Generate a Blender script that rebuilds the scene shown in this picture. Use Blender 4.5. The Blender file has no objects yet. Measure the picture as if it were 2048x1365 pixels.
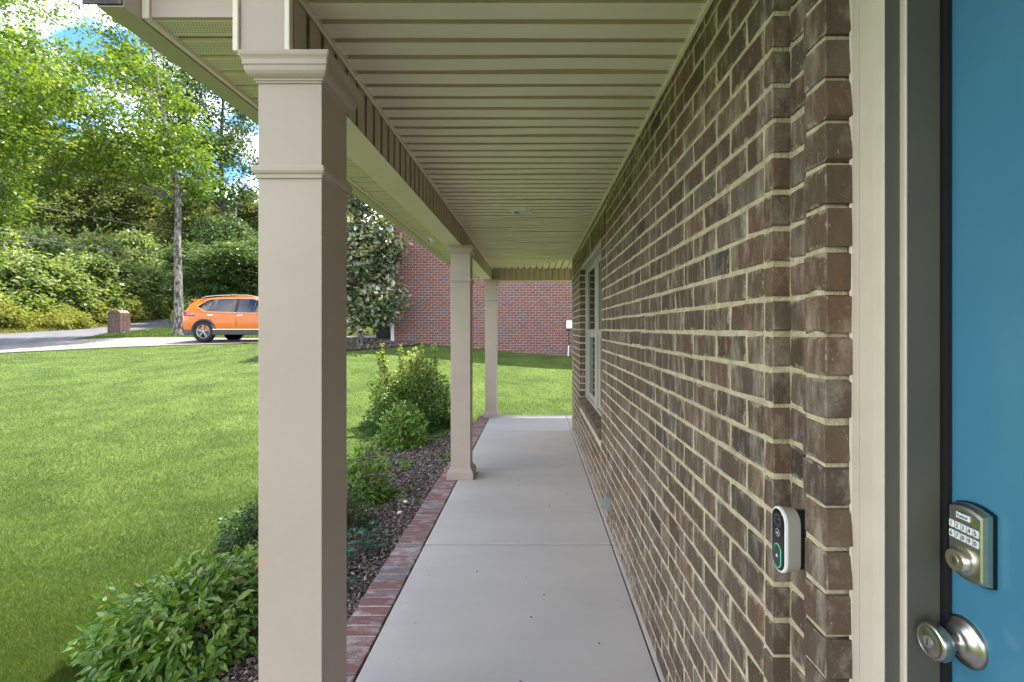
import bpy, bmesh, math
import numpy as np
from mathutils import Vector, Matrix

# ------------------------------------------------------------------ camera, sky, sun, exposure
S = bpy.context.scene
COL = S.collection
H = 1.477            # eye height above the porch floor
F = 940.0            # focal length in pixels of the 2048 px wide photograph
cam_d = bpy.data.cameras.new('camera'); cam = bpy.data.objects.new('camera', cam_d); COL.objects.link(cam)
cam.location = (0, 0, H); cam.rotation_euler = (math.radians(90), 0, 0)
cam_d.sensor_fit = 'HORIZONTAL'; cam_d.sensor_width = 36; cam_d.lens = F / 2048 * 36
cam_d.shift_x = -46 / 2048; cam_d.shift_y = -25.5 / 2048
cam_d.clip_start = 0.02; cam_d.clip_end = 3000
S.camera = cam

KX, KZ = -0.35, -0.30                      # shadow offset per metre of height
sun_el = math.atan(1 / math.hypot(KX, KZ))
W = bpy.data.worlds.new('World'); S.world = W; W.use_nodes = True
wn, wl = W.node_tree.nodes, W.node_tree.links
bg = wn['Background']; bg.inputs['Strength'].default_value = 0.15
sky = wn.new('ShaderNodeTexSky'); sky.sky_type = 'NISHITA'; sky.sun_disc = False
sky.sun_elevation = sun_el; sky.sun_rotation = math.atan2(-KX, -KZ)
sky.air_density = 1.0; sky.dust_density = 0.3; sky.ozone_density = 2.0
tc = wn.new('ShaderNodeTexCoord'); mp = wn.new('ShaderNodeMapping'); mp.inputs['Scale'].default_value = (1, 1, 2.6)
mp.inputs['Location'].default_value = (4.18, 2.38, 3.195)
nz = wn.new('ShaderNodeTexNoise'); nz.inputs['Scale'].default_value = 2.6; nz.inputs['Detail'].default_value = 9; nz.inputs['Roughness'].default_value = .55
rp = wn.new('ShaderNodeValToRGB'); rp.color_ramp.elements[0].position = .47; rp.color_ramp.elements[1].position = .64
mx = wn.new('ShaderNodeMix'); mx.data_type = 'RGBA'; mx.inputs['B'].default_value = (13, 12.1, 10.6, 1)
wl.new(tc.outputs['Generated'], mp.inputs['Vector']); wl.new(mp.outputs[0], nz.inputs['Vector'])
wl.new(nz.outputs['Fac'], rp.inputs['Fac']); wl.new(rp.outputs['Color'], mx.inputs['Factor'])
tint = wn.new('ShaderNodeMix'); tint.data_type = 'RGBA'; tint.blend_type = 'MULTIPLY'; tint.inputs['Factor'].default_value = 1; tint.inputs['B'].default_value = (.30, .52, .74, 1)
wl.new(sky.outputs[0], tint.inputs['A']); wl.new(tint.outputs['Result'], mx.inputs['A']); wl.new(mx.outputs['Result'], bg.inputs['Color'])

sun_d = bpy.data.lights.new('sun', 'SUN'); sun = bpy.data.objects.new('sun', sun_d); COL.objects.link(sun)
sun_d.energy = 3.5; sun_d.angle = math.radians(0.53); sun_d.color = (1, .95, .86)
sun.rotation_euler = Vector((KX, KZ, -1)).to_track_quat('-Z', 'Y').to_euler()
sun.location = (0, 0, 30)
S.view_settings.view_transform = 'Standard'; S.view_settings.look = 'None'
S.view_settings.exposure = 2.15; S.view_settings.gamma = 1; S.view_settings.use_curve_mapping = False
S.cycles.max_bounces = 9; S.cycles.diffuse_bounces = 7; S.cycles.glossy_bounces = 3
S.cycles.transmission_bounces = 4; S.cycles.transparent_max_bounces = 8
try: S.cycles.use_denoising = True
except Exception: pass

RNG = np.random.default_rng(7)
def P(px, py, Z): return ((px - 1070) * Z / F, Z, H + (657 - py) * Z / F)

# ------------------------------------------------------------------ materials
def mat(name, col, rough=.6, spec=.5, metal=0., var=.12, nscale=6., bump=0., bscale=60., c2=None, coat=0., thr=(.35, .65), stretch=None, speck=0., spscale=90., spcol=None, wear=0.):
    m = bpy.data.materials.new(name); m.use_nodes = True
    n, l = m.node_tree.nodes, m.node_tree.links
    b = n['Principled BSDF']
    b.inputs['Roughness'].default_value = rough; b.inputs['Metallic'].default_value = metal
    b.inputs['Specular IOR Level'].default_value = spec; b.inputs['Coat Weight'].default_value = coat
    g = n.new('ShaderNodeNewGeometry')
    vec = g.outputs['Position']
    if stretch:
        mpn = n.new('ShaderNodeMapping'); mpn.inputs['Scale'].default_value = stretch
        l.new(vec, mpn.inputs['Vector']); vec = mpn.outputs[0]
    t = n.new('ShaderNodeTexNoise'); t.inputs['Scale'].default_value = nscale; t.inputs['Detail'].default_value = 6; t.inputs['Roughness'].default_value = .65
    l.new(vec, t.inputs['Vector'])
    r = n.new('ShaderNodeValToRGB'); r.color_ramp.elements[0].position, r.color_ramp.elements[1].position = thr
    a = tuple(max(0, c * (1 - var)) for c in col) + (1,)
    z = (tuple(c2) if c2 else tuple(c * (1 + var) for c in col)) + (1,)
    r.color_ramp.elements[0].color = a; r.color_ramp.elements[1].color = z
    l.new(t.outputs['Fac'], r.inputs['Fac']); res = r.outputs['Color']
    for amt, sc_, lo, hi, cc in ((speck, spscale, .70, .75, spcol or tuple(c * .35 for c in col)), (wear, 1.1, .52, .70, tuple(c * .72 for c in col)), (wear, 5.3, .60, .72, tuple(c * 1.25 for c in col))):
        if not amt: continue
        q = n.new('ShaderNodeTexNoise'); q.inputs['Scale'].default_value = sc_; q.inputs['Detail'].default_value = 7; q.inputs['Roughness'].default_value = .68; l.new(g.outputs['Position'], q.inputs['Vector'])
        mr = n.new('ShaderNodeMapRange'); mr.inputs['From Min'].default_value = lo; mr.inputs['From Max'].default_value = hi; mr.inputs['To Max'].default_value = amt; l.new(q.outputs['Fac'], mr.inputs['Value'])
        mm = n.new('ShaderNodeMix'); mm.data_type = 'RGBA'; l.new(mr.outputs[0], mm.inputs['Factor']); l.new(res, mm.inputs['A']); mm.inputs['B'].default_value = tuple(cc) + (1,); res = mm.outputs['Result']
    l.new(res, b.inputs['Base Color'])
    if bump:
        t2 = n.new('ShaderNodeTexNoise'); t2.inputs['Scale'].default_value = bscale; t2.inputs['Detail'].default_value = 5
        l.new(vec, t2.inputs['Vector'])
        bp = n.new('ShaderNodeBump'); bp.inputs['Strength'].default_value = bump; bp.inputs['Distance'].default_value = .01
        l.new(t2.outputs['Fac'], bp.inputs['Height']); l.new(bp.outputs[0], b.inputs['Normal'])
    return m

def brick_mat(name, cols, stain, stain_amt=.5, red=None, rough=.8, smear=None):
    """per brick colour, pale salt stains and bare red chips in world space"""
    m = bpy.data.materials.new(name); m.use_nodes = True
    n, l = m.node_tree.nodes, m.node_tree.links
    b = n['Principled BSDF']; b.inputs['Roughness'].default_value = rough; b.inputs['Specular IOR Level'].default_value = .35
    oi = n.new('ShaderNodeObjectInfo'); g = n.new('ShaderNodeNewGeometry')
    ad = n.new('ShaderNodeMath'); ad.operation = 'ADD'; l.new(oi.outputs['Random'], ad.inputs[0]); l.new(g.outputs['Random Per Island'], ad.inputs[1])
    fr = n.new('ShaderNodeMath'); fr.operation = 'FRACT'; l.new(ad.outputs[0], fr.inputs[0])
    r = n.new('ShaderNodeValToRGB'); r.color_ramp.interpolation = 'LINEAR'
    e = r.color_ramp.elements
    while len(e) < len(cols): e.new(.5)
    for i, c in enumerate(cols): e[i].position = c[0]; e[i].color = tuple(c[1]) + (1,)
    l.new(fr.outputs[0], r.inputs['Fac'])
    def noise(sc, det, rg, st=(1, 1, 1), off=0):
        mpn = n.new('ShaderNodeMapping'); mpn.inputs['Scale'].default_value = st; mpn.inputs['Location'].default_value = (off, off, off)
        l.new(g.outputs['Position'], mpn.inputs['Vector'])
        t = n.new('ShaderNodeTexNoise'); t.inputs['Scale'].default_value = sc; t.inputs['Detail'].default_value = det; t.inputs['Roughness'].default_value = rg
        l.new(mpn.outputs[0], t.inputs['Vector']); return t.outputs['Fac']
    def ramp(f, a, z):
        q = n.new('ShaderNodeMapRange'); q.inputs['From Min'].default_value = a; q.inputs['From Max'].default_value = z; l.new(f, q.inputs['Value']); return q.outputs[0]
    def mixc(f, a, bcol, blend='MIX'):
        q = n.new('ShaderNodeMix'); q.data_type = 'RGBA'; q.blend_type = blend
        l.new(f, q.inputs['Factor']); l.new(a, q.inputs['A']); q.inputs['B'].default_value = tuple(bcol) + (1,); return q.outputs['Result']
    def mul(f, k):
        q = n.new('ShaderNodeMath'); q.operation = 'MULTIPLY'; l.new(f, q.inputs[0])
        if isinstance(k, float): q.inputs[1].default_value = k
        else: l.new(k, q.inputs[1])
        return q.outputs[0]
    c = r.outputs['Color']
    n1 = noise(14, 7, .7, (1, 1.4, .45))
    c = mixc(mul(ramp(n1, .3, .75), .55), c, tuple(x * .45 for x in cols[0][1]))
    n2 = noise(9, 8, .72, (1, 2.2, .6), 3.3)
    c = mixc(mul(ramp(n2, .50, .72), stain_amt), c, stain)
    if red:
        n3 = noise(22, 5, .6, (1, 1, .7), 8.1)
        c = mixc(mul(ramp(n3, .64, .70), .75), c, red)
    n4 = noise(160, 2, .5, (1, 1, 1), 5.)
    c = mixc(mul(ramp(n4, .69, .73), .6), c, stain)
    if smear:                                  # mortar dragged over the brick's arrises
        tx_ = n.new('ShaderNodeTexCoord'); sx_ = n.new('ShaderNodeSeparateXYZ'); l.new(tx_.outputs['Generated'], sx_.inputs[0])
        def two(op, a, q2):
            q = n.new('ShaderNodeMath'); q.operation = op
            for i_, v_ in enumerate((a, q2)):
                if isinstance(v_, float): q.inputs[i_].default_value = v_
                else: l.new(v_, q.inputs[i_])
            return q.outputs[0]
        def edge(o_): return two('MINIMUM', o_, two('SUBTRACT', 1., o_))
        e_ = two('MINIMUM', two('MULTIPLY', edge(sx_.outputs['Y']), 2.2), edge(sx_.outputs['Z']))
        f_ = two('ADD', e_, two('MULTIPLY', two('SUBTRACT', noise(26, 6, .7, (1, 1, 1), 2.2), .47), .9))
        nx_ = n.new('ShaderNodeSeparateXYZ'); l.new(g.outputs['True Normal'], nx_.inputs[0]); ab = n.new('ShaderNodeMath'); ab.operation = 'ABSOLUTE'; l.new(nx_.outputs['X'], ab.inputs[0])
        c = mixc(mul(mul(ramp(f_, .09, -.03), .66), ab.outputs[0]), c, smear)
    l.new(c, b.inputs['Base Color'])
    bp = n.new('ShaderNodeBump'); bp.inputs['Strength'].default_value = .8; bp.inputs['Distance'].default_value = .009
    l.new(noise(70, 6, .7), bp.inputs['Height']); l.new(bp.outputs[0], b.inputs['Normal'])
    return m

def leaf_mat(name, cols, trans=.4, rough=.45, spec=.4, tcol=None):
    m = bpy.data.materials.new(name); m.use_nodes = True
    n, l = m.node_tree.nodes, m.node_tree.links
    b = n['Principled BSDF']; b.inputs['Roughness'].default_value = rough; b.inputs['Specular IOR Level'].default_value = spec
    at = n.new('ShaderNodeAttribute'); at.attribute_name = 'rnd'
    r = n.new('ShaderNodeValToRGB'); e = r.color_ramp.elements
    while len(e) < len(cols): e.new(.5)
    for i, c in enumerate(cols): e[i].position = c[0]; e[i].color = tuple(c[1]) + (1,)
    l.new(at.outputs['Fac'], r.inputs['Fac']); l.new(r.outputs['Color'], b.inputs['Base Color'])
    tr = n.new('ShaderNodeBsdfTranslucent')
    mu = n.new('ShaderNodeMix'); mu.data_type = 'RGBA'; mu.blend_type = 'MULTIPLY'; mu.inputs['Factor'].default_value = 1
    mu.inputs['B'].default_value = tuple(tcol or (1.3, 1.25, .6)) + (1,); l.new(r.outputs['Color'], mu.inputs['A']); l.new(mu.outputs['Result'], tr.inputs['Color'])
    ms = n.new('ShaderNodeMixShader'); ms.inputs[0].default_value = trans
    l.new(b.outputs[0], ms.inputs[1]); l.new(tr.outputs[0], ms.inputs[2]); l.new(ms.outputs[0], n['Material Output'].inputs['Surface'])
    return m

M = {}
M['paint'] = mat('beige_paint', (.455, .368, .303), .5, .4, var=.05, nscale=2, bump=.06, bscale=45, speck=.35, spscale=38, wear=.12)
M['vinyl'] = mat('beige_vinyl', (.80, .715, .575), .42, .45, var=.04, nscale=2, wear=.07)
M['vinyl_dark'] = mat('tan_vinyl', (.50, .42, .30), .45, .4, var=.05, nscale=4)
M['gutter'] = mat('gutter_paint', (.40, .35, .27), .35, .5, var=.05, nscale=3)
M['shingle'] = mat('grey_shingle', (.09, .085, .085), .9, .2, var=.3, nscale=20, bump=.4)
M['mortar'] = mat('cream_mortar', (.58, .49, .325), .95, .2, var=.2, nscale=30, bump=.9, bscale=140)
M['brick'] = brick_mat('brown_brick', [(0, (.105, .068, .044)), (.25, (.165, .110, .072)), (.5, (.125, .086, .062)), (.75, (.195, .112, .068)), (.9, (.19, .145, .105)), (1, (.060, .045, .037))],
                       (.48, .40, .31), .75, (.30, .095, .05), smear=(.50, .43, .31))
M['edge_brick'] = brick_mat('red_brick_edging', [(0, (.23, .12, .10)), (.4, (.29, .145, .125)), (.7, (.26, .165, .15)), (.9, (.24, .19, .19)), (1, (.32, .27, .25))], (.50, .46, .43), .95)
M['edge_mortar'] = mat('edging_mortar', (.52, .44, .38), .95, .2, var=.2, nscale=30, bump=.5, bscale=120)
M['far_brick'] = brick_mat('red_brick', [(0, (.17, .066, .056)), (.45, (.225, .083, .067)), (.86, (.19, .078, .064)), (.88, (.10, .10, .12)), (1, (.12, .12, .14))], (.3, .2, .18), .15)
M['far_mortar'] = mat('pale_mortar', (.42, .35, .31), .95, .2, var=.1, nscale=20, bump=.3)
M['mail_brick'] = brick_mat('dull_red_brick', [(0, (.10, .055, .042)), (.5, (.13, .065, .05)), (1, (.07, .05, .04))], (.3, .25, .22), .3)
M['mail_mortar'] = mat('dull_mortar', (.27, .22, .18), .95, .2)
M['concrete'] = mat('broom_concrete', (.53, .49, .44), .85, .3, var=.08, nscale=1.1, bump=.12, bscale=150, stretch=(.25, 1, 1), speck=.15, spscale=150, wear=.22)
M['joint'] = mat('dark_joint', (.03, .03, .03), .9, .2)
M['door'] = mat('blue_door_paint', (.058, .20, .305), .18, .5, var=.05, nscale=2, bump=.05, bscale=25, speck=.2, spscale=60, spcol=(.2, .4, .5))
M['frame'] = mat('beige_frame_paint', (.60, .50, .40), .5, .4, var=.06, nscale=5, bump=.08, bscale=40, speck=.35, spscale=45, wear=.15)
M['jamb'] = mat('taupe_jamb_and_return_shade', (.105, .097, .075), .5, .4, var=.06, nscale=4, bump=.04, bscale=120)
M['black'] = mat('black_rubber', (.012, .012, .012), .7, .3)
M['gloss_black'] = mat('gloss_black_plastic', (.006, .007, .008), .12, .5)
M['white'] = mat('white_plastic', (.75, .74, .72), .4, .45, var=.04)
M['bell_side'] = mat('shaded_bell_plastic', (.34, .31, .265), .45, .4, var=.05)  # white housing's side, its shade darkened into the colour
M['nickel'] = mat('satin_nickel', (.66, .61, .53), .28, .5, metal=1., var=.04, nscale=30, stretch=(1, 1, 6))
M['nickel_dark'] = mat('dark_satin_nickel', (.46, .43, .38), .28, .5, metal=1., var=.05, nscale=30)
M['brass'] = mat('key_face', (.70, .60, .46), .35, .5, metal=1., var=.05)
M['key'] = mat('keypad_key', (.62, .63, .63), .4, .4)
M['ink'] = mat('dark_print', (.02, .02, .025), .6, .3)
M['green_led'] = bpy.data.materials.new('green_ring'); M['green_led'].use_nodes = True
_b = M['green_led'].node_tree.nodes['Principled BSDF']; _b.inputs['Base Color'].default_value = (.1, .5, .3, 1)
_b.inputs['Emission Color'].default_value = (.12, .8, .45, 1); _b.inputs['Emission Strength'].default_value = .1
M['galv'] = mat('grey_metal', (.45, .47, .47), .35, .5, metal=.8)
M['vinyl_white'] = mat('window_vinyl', (.43, .405, .345), .45, .4, var=.03)
M['glass'] = mat('dark_window_glass', (.012, .016, .014), .02, .9, var=.1)
M['curtain'] = mat('pale_curtain', (.5, .48, .44), .8, .2)
M['asphalt'] = mat('pale_asphalt', (.115, .112, .12), .9, .3, var=.2, nscale=1.5, bump=.4, bscale=60)
M['drive'] = mat('pale_driveway_concrete', (.17, .16, .148), .9, .3, var=.15, nscale=1.2, bump=.3)
M['soil'] = mat('lawn_soil', (.066, .106, .020), .95, .15, var=.35, nscale=1.3, c2=(.085, .125, .026), bump=.6, bscale=30)
M['bedsoil'] = mat('dark_bed_soil', (.065, .050, .043), .95, .15, var=.35, nscale=12, bump=1., bscale=60)
M['bark'] = mat('grey_bark', (.10, .09, .08), .95, .15, var=.5, nscale=11, bump=1., bscale=22, c2=(.26, .24, .22), stretch=(1, 1, .45), thr=(.42, .60))
M['bark_dark'] = mat('brown_bark', (.09, .072, .058), .95, .15, var=.4, nscale=8, bump=1., bscale=30, stretch=(1, 1, .3))
M['twig'] = mat('brown_twig', (.11, .075, .05), .9, .2, var=.3, nscale=20)
M['orange'] = mat('orange_car_paint', (.56, .125, .006), .35, .4, metal=.1, var=.02, coat=.45)
M['tyre'] = mat('tyre_rubber', (.018, .018, .019), .75, .3)
M['chrome'] = mat('chrome', (.75, .75, .76), .12, .5, metal=1.)
M['alloy'] = mat('alloy', (.42, .42, .43), .35, .5, metal=.8)
M['cladding'] = mat('grey_cladding', (.05, .05, .052), .6, .35)
M['car_glass'] = mat('tinted_glass', (.008, .010, .014), .03, .9)
M['tail'] = mat('red_lens', (.35, .008, .015), .12, .6, coat=.6)
M['seat'] = mat('grey_seat', (.12, .13, .15), .8)
M['plate_green'] = mat('bin_plastic', (.012, .014, .014), .5, .35)
M['bulb'] = mat('frosted_lamp', (.62, .62, .55), .3, .5)
M['pole'] = mat('weathered_pole', (.22, .20, .18), .9, .2)
M['wire'] = mat('pale_cable', (.24, .24, .24), .5, .4)
M['l_tree'] = leaf_mat('maple_leaves', [(0, (.070, .130, .012)), (.5, (.120, .195, .020)), (.85, (.19, .26, .035)), (1, (.26, .31, .08))], .5, .4, .5)
M['l_dark'] = leaf_mat('oak_leaves', [(0, (.045, .085, .026)), (.6, (.085, .14, .045)), (1, (.15, .20, .08))], .42, .45, .45)
M['l_cedar'] = leaf_mat('cedar_needles', [(0, (.10, .135, .045)), (.6, (.175, .21, .075)), (1, (.29, .30, .13))], .48, .6, .2)
M['l_shrub'] = leaf_mat('thicket_leaves', [(0, (.10, .155, .038)), (.5, (.18, .245, .07)), (.85, (.27, .33, .13)), (1, (.42, .45, .26))], .5, .4, .5)
M['l_yellow'] = leaf_mat('weed_leaves', [(0, (.16, .20, .035)), (.6, (.27, .29, .065)), (1, (.38, .36, .12))], .45, .5, .35)
M['l_magnolia'] = leaf_mat('magnolia_leaves', [(0, (.040, .07, .03)), (.3, (.09, .125, .06)), (.55, (.20, .225, .14)), (.8, (.38, .37, .24)), (.93, (.44, .42, .22)), (1, (.36, .22, .10))], .25, .25, .9)  # pale tones paint in leaf sheen, besides pale and brown undersides
M['l_bush'] = leaf_mat('privet_leaves', [(0, (.036, .095, .016)), (.5, (.080, .165, .026)), (.8, (.20, .27, .05)), (1, (.40, .42, .13))], .42, .35, .5)
M['l_nandina'] = leaf_mat('nandina_leaves', [(0, (.060, .145, .018)), (.5, (.135, .255, .030)), (.85, (.25, .37, .065)), (.96, (.33, .40, .09)), (1, (.34, .17, .06))], .35, .3, .5)
M['l_box'] = leaf_mat('boxwood_leaves', [(0, (.030, .075, .018)), (1, (.08, .14, .035))], .3, .4, .4)
M['l_creeper'] = leaf_mat('creeper_leaves', [(0, (.025, .095, .045)), (.7, (.045, .14, .065)), (1, (.10, .21, .06))], .3, .4, .45)
M['grass'] = leaf_mat('grass_blades', [(0, (.050, .092, .012)), (.5, (.074, .122, .018)), (.9, (.102, .150, .028)), (1, (.17, .19, .06))], .42, .5, .3, (1.2, 1.15, .5))
M['drygrass'] = leaf_mat('dry_grass_blades', [(0, (.14, .15, .03)), (.6, (.24, .22, .06)), (1, (.36, .30, .11))], .4, .6, .2)
M['chip'] = leaf_mat('bark_mulch', [(0, (.06, .045, .037)), (.45, (.17, .132, .11)), (.8, (.30, .245, .21)), (1, (.52, .46, .40))], .0, .85, .2)
M['flower'] = mat('white_petal', (.75, .72, .62), .6, .3)

def soffit_mat():
    m = mat('vented_vinyl', (.70, .63, .49), .42, .45, var=.03, nscale=4)
    n, l = m.node_tree.nodes, m.node_tree.links
    b = n['Principled BSDF']; old = b.inputs['Base Color'].links[0].from_socket
    t = n.new('ShaderNodeTexCoord'); sp = n.new('ShaderNodeSeparateXYZ'); l.new(t.outputs['Object'], sp.inputs[0])
    def mth(op, a, bb=None):
        q = n.new('ShaderNodeMath'); q.operation = op
        for i, v in enumerate((a, bb)):
            if v is None: continue
            if isinstance(v, (int, float)): q.inputs[i].default_value = v
            else: l.new(v, q.inputs[i])
        return q.outputs[0]
    p = .0095
    row = mth('FLOOR', mth('DIVIDE', sp.outputs['Y'], p))
    off = mth('MULTIPLY', mth('MODULO', row, 2), .5)
    u = mth('SUBTRACT', mth('FRACT', mth('ADD', mth('DIVIDE', sp.outputs['X'], p), off)), .5)
    v = mth('SUBTRACT', mth('FRACT', mth('DIVIDE', sp.outputs['Y'], p)), .5)
    d = mth('ADD', mth('MULTIPLY', u, u), mth('MULTIPLY', v, v))
    hole = mth('LESS_THAN', d, .05)
    band = mth('MULTIPLY', mth('GREATER_THAN', sp.outputs['Y'], .012), mth('LESS_THAN', sp.outputs['Y'], .068))
    fac = mth('MULTIPLY', hole, band)
    q = n.new('ShaderNodeMix'); q.data_type = 'RGBA'; l.new(fac, q.inputs['Factor']); l.new(old, q.inputs['A']); q.inputs['B'].default_value = (.03, .025, .02, 1)
    l.new(q.outputs['Result'], b.inputs['Base Color']); return m
M['soffit'] = soffit_mat()

# ------------------------------------------------------------------ object helpers
def tag(o, label=None, cat=None, group=None, kind=None):
    if label: o['label'] = label
    if cat: o['category'] = cat
    if group: o['group'] = group
    if kind: o['kind'] = kind
    return o
def empty(name, loc=(0, 0, 0), label=None, cat=None, group=None, kind=None, rz=0):
    o = bpy.data.objects.new(name, None); COL.objects.link(o); o.location = loc; o.rotation_euler = (0, 0, rz); o.empty_display_size = .1
    return tag(o, label, cat, group, kind)
def link(name, me, parent=None, loc=None, world=True):
    """link a mesh whose coordinates are world ones (world=True) or its parent's"""
    o = bpy.data.objects.new(name, me); COL.objects.link(o)
    if parent is not None:
        o.parent = parent
        if world:
            mw = Matrix.Identity(4); q = parent
            while q is not None: mw = q.matrix_parent_inverse @ q.matrix_basis @ mw; q = q.parent
            o.matrix_parent_inverse = mw.inverted()
    if loc is not None: o.location = loc
    return o
class MB:
    def __init__(s): s.v = []; s.f = []; s.mi = []; s.mats = []; s.sm = []
    def m(s, k):
        if k not in s.mats: s.mats.append(k)
        return s.mats.index(k)
    def add(s, vs, fs, k, smooth=False):
        o = len(s.v); s.v.extend([tuple(map(float, p)) for p in vs]); i = s.m(k)
        for f in fs: s.f.append([o + a for a in f]); s.mi.append(i); s.sm.append(smooth)
    def box(s, x0, x1, y0, y1, z0, z1, k, c=0.):
        """box, corners of the plan and of the top chamfered by c"""
        if c <= 0:
            vs = [(x, y, z) for z in (z0, z1) for x, y in ((x0, y0), (x1, y0), (x1, y1), (x0, y1))]
            s.add(vs, [(3, 2, 1, 0), (4, 5, 6, 7), (0, 1, 5, 4), (1, 2, 6, 5), (2, 3, 7, 6), (3, 0, 4, 7)], k); return
        def ring(d, z):
            a0, a1, b0, b1 = x0 + d, x1 - d, y0 + d, y1 - d
            return [(a0 + c, b0, z), (a1 - c, b0, z), (a1, b0 + c, z), (a1, b1 - c, z), (a1 - c, b1, z), (a0 + c, b1, z), (a0, b1 - c, z), (a0, b0 + c, z)]
        s.loft([ring(c, z0), ring(0, z0 + c), ring(0, z1 - c), ring(c, z1)], k)
    def loft(s, rings, k, caps=True, smooth=False, closed=True):
        n = len(rings[0]); vs = [p for r in rings for p in r]; fs = []
        for i in range(len(rings) - 1):
            for j in range(n if closed else n - 1):
                a, b = i * n + j, i * n + (j + 1) % n
                fs.append((a, b, b + n, a + n))
        s.add(vs, fs, k, smooth)
        if caps and closed:
            s.add(rings[0], [tuple(reversed(range(n)))], k); s.add(rings[-1], [tuple(range(n))], k)
    def lathe(s, prof, origin, axis, k, seg=24, smooth=True, caps=True):
        """prof: (radius, distance along axis)"""
        ax = Vector(axis).normalized(); u = ax.orthogonal().normalized(); w = ax.cross(u); o = Vector(origin)
        rings = [[tuple(o + ax * d + (u * math.cos(t) + w * math.sin(t)) * max(r, 1e-5)) for t in [2 * math.pi * i / seg for i in range(seg)]] for r, d in prof]
        s.loft(rings, k, caps, smooth)
    def tube(s, pts, rad, k, seg=6, smooth=True):
        pts = [Vector(p) for p in pts]; rings = []
        if not hasattr(rad, '__len__'): rad = [rad] * len(pts)
        ref = None
        for i, p in enumerate(pts):
            d = (pts[min(i + 1, len(pts) - 1)] - pts[max(i - 1, 0)])
            d = d.normalized() if d.length > 1e-9 else Vector((0, 0, 1))
            if ref is None: ref = d.orthogonal().normalized()
            ref = (ref - d * ref.dot(d)); ref = ref.normalized() if ref.length > 1e-6 else d.orthogonal().normalized()
            w = d.cross(ref)
            rings.append([tuple(p + (ref * math.cos(t) + w * math.sin(t)) * rad[i]) for t in [2 * math.pi * j / seg for j in range(seg)]])
        s.loft(rings, k, True, smooth)
    def extrude(s, prof, axis, a, b, k, smooth=False, caps=True):
        """prof in the plane across axis 'x' (y,z), 'y' (x,z) or 'z' (x,y)"""
        f = {'x': lambda q, t: (t, q[0], q[1]), 'y': lambda q, t: (q[0], t, q[1]), 'z': lambda q, t: (q[0], q[1], t)}[axis]
        s.loft([[f(q, a) for q in prof], [f(q, b) for q in prof]], k, caps, smooth)
    def mesh(s, name):
        me = bpy.data.meshes.new(name); me.from_pydata(s.v, [], s.f)
        for k in s.mats: me.materials.append(M[k])
        me.polygons.foreach_set('material_index', s.mi); me.polygons.foreach_set('use_smooth', s.sm)
        bm = bmesh.new(); bm.from_mesh(me); bmesh.ops.recalc_face_normals(bm, faces=bm.faces); bm.to_mesh(me); bm.free()
        me.update(); return me
    def build(s, name, parent=None, loc=None, world=True): return link(name, s.mesh(name), parent, loc, world)

def array_mesh(name, V, Fq, k, rnd=None, smooth=False):
    """V (n,3), Fq (m,3 or 4) numpy -> mesh"""
    me = bpy.data.meshes.new(name); n, c = Fq.shape
    me.vertices.add(len(V)); me.vertices.foreach_set('co', np.ascontiguousarray(V, np.float32).ravel())
    me.loops.add(n * c); me.loops.foreach_set('vertex_index', np.ascontiguousarray(Fq, np.int32).ravel())
    me.polygons.add(n); me.polygons.foreach_set('loop_start', np.arange(0, n * c, c, dtype=np.int32))
    me.materials.append(M[k])
    if smooth: me.polygons.foreach_set('use_smooth', np.ones(n, bool))
    me.update(calc_edges=True)
    if rnd is not None:
        a = me.attributes.new('rnd', 'FLOAT', 'POINT'); a.data.foreach_set('value', np.ascontiguousarray(rnd, np.float32))
    return me

def unit(a): return a / np.maximum(np.linalg.norm(a, axis=1, keepdims=True), 1e-9)
LEAF = {  # (along, across, lift) and triangles
    'quad': (np.array([(0, 0, 0), (.45, .32, .06), (1, 0, -.05), (.45, -.32, .06)]), np.array([(0, 1, 2), (0, 2, 3)])),
    'lance': (np.array([(0, 0, 0), (.18, .11, .03), (.45, .175, .05), (.75, .10, -.02), (1, 0, -.17), (.75, -.10, -.02), (.45, -.175, .05), (.18, -.11, .03), (.45, 0, -.015)]), np.array([(0, 1, 8), (1, 2, 8), (2, 3, 8), (3, 4, 8), (4, 5, 8), (5, 6, 8), (6, 7, 8), (7, 0, 8)])),
    'blade': (np.array([(0, .05, 0), (0, -.05, 0), (1, 0, -.12)]), np.array([(0, 1, 2)])),
}
def leaf_arrays(pos, d, nrm, size, shape='quad', width=1.):
    T, Fc = LEAF[shape]; d = unit(d); s = unit(np.cross(nrm, d)); nn = np.cross(d, s)
    V = pos[:, None, :] + size[:, None, None] * (T[None, :, 0, None] * d[:, None, :] + width * T[None, :, 1, None] * s[:, None, :] + T[None, :, 2, None] * nn[:, None, :])
    Fq = (np.arange(len(pos)) * len(T))[:, None, None] + Fc[None]
    return V.reshape(-1, 3), Fq.reshape(-1, 3), len(T)
def leaf_mesh(name, pos, d, nrm, size, k, shape='quad', width=1., rnd=None):
    V, Fq, n = leaf_arrays(pos, d, nrm, size, shape, width)
    if rnd is None: rnd = RNG.random(len(pos))
    return array_mesh(name, V, Fq, k, np.repeat(rnd, n))

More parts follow.
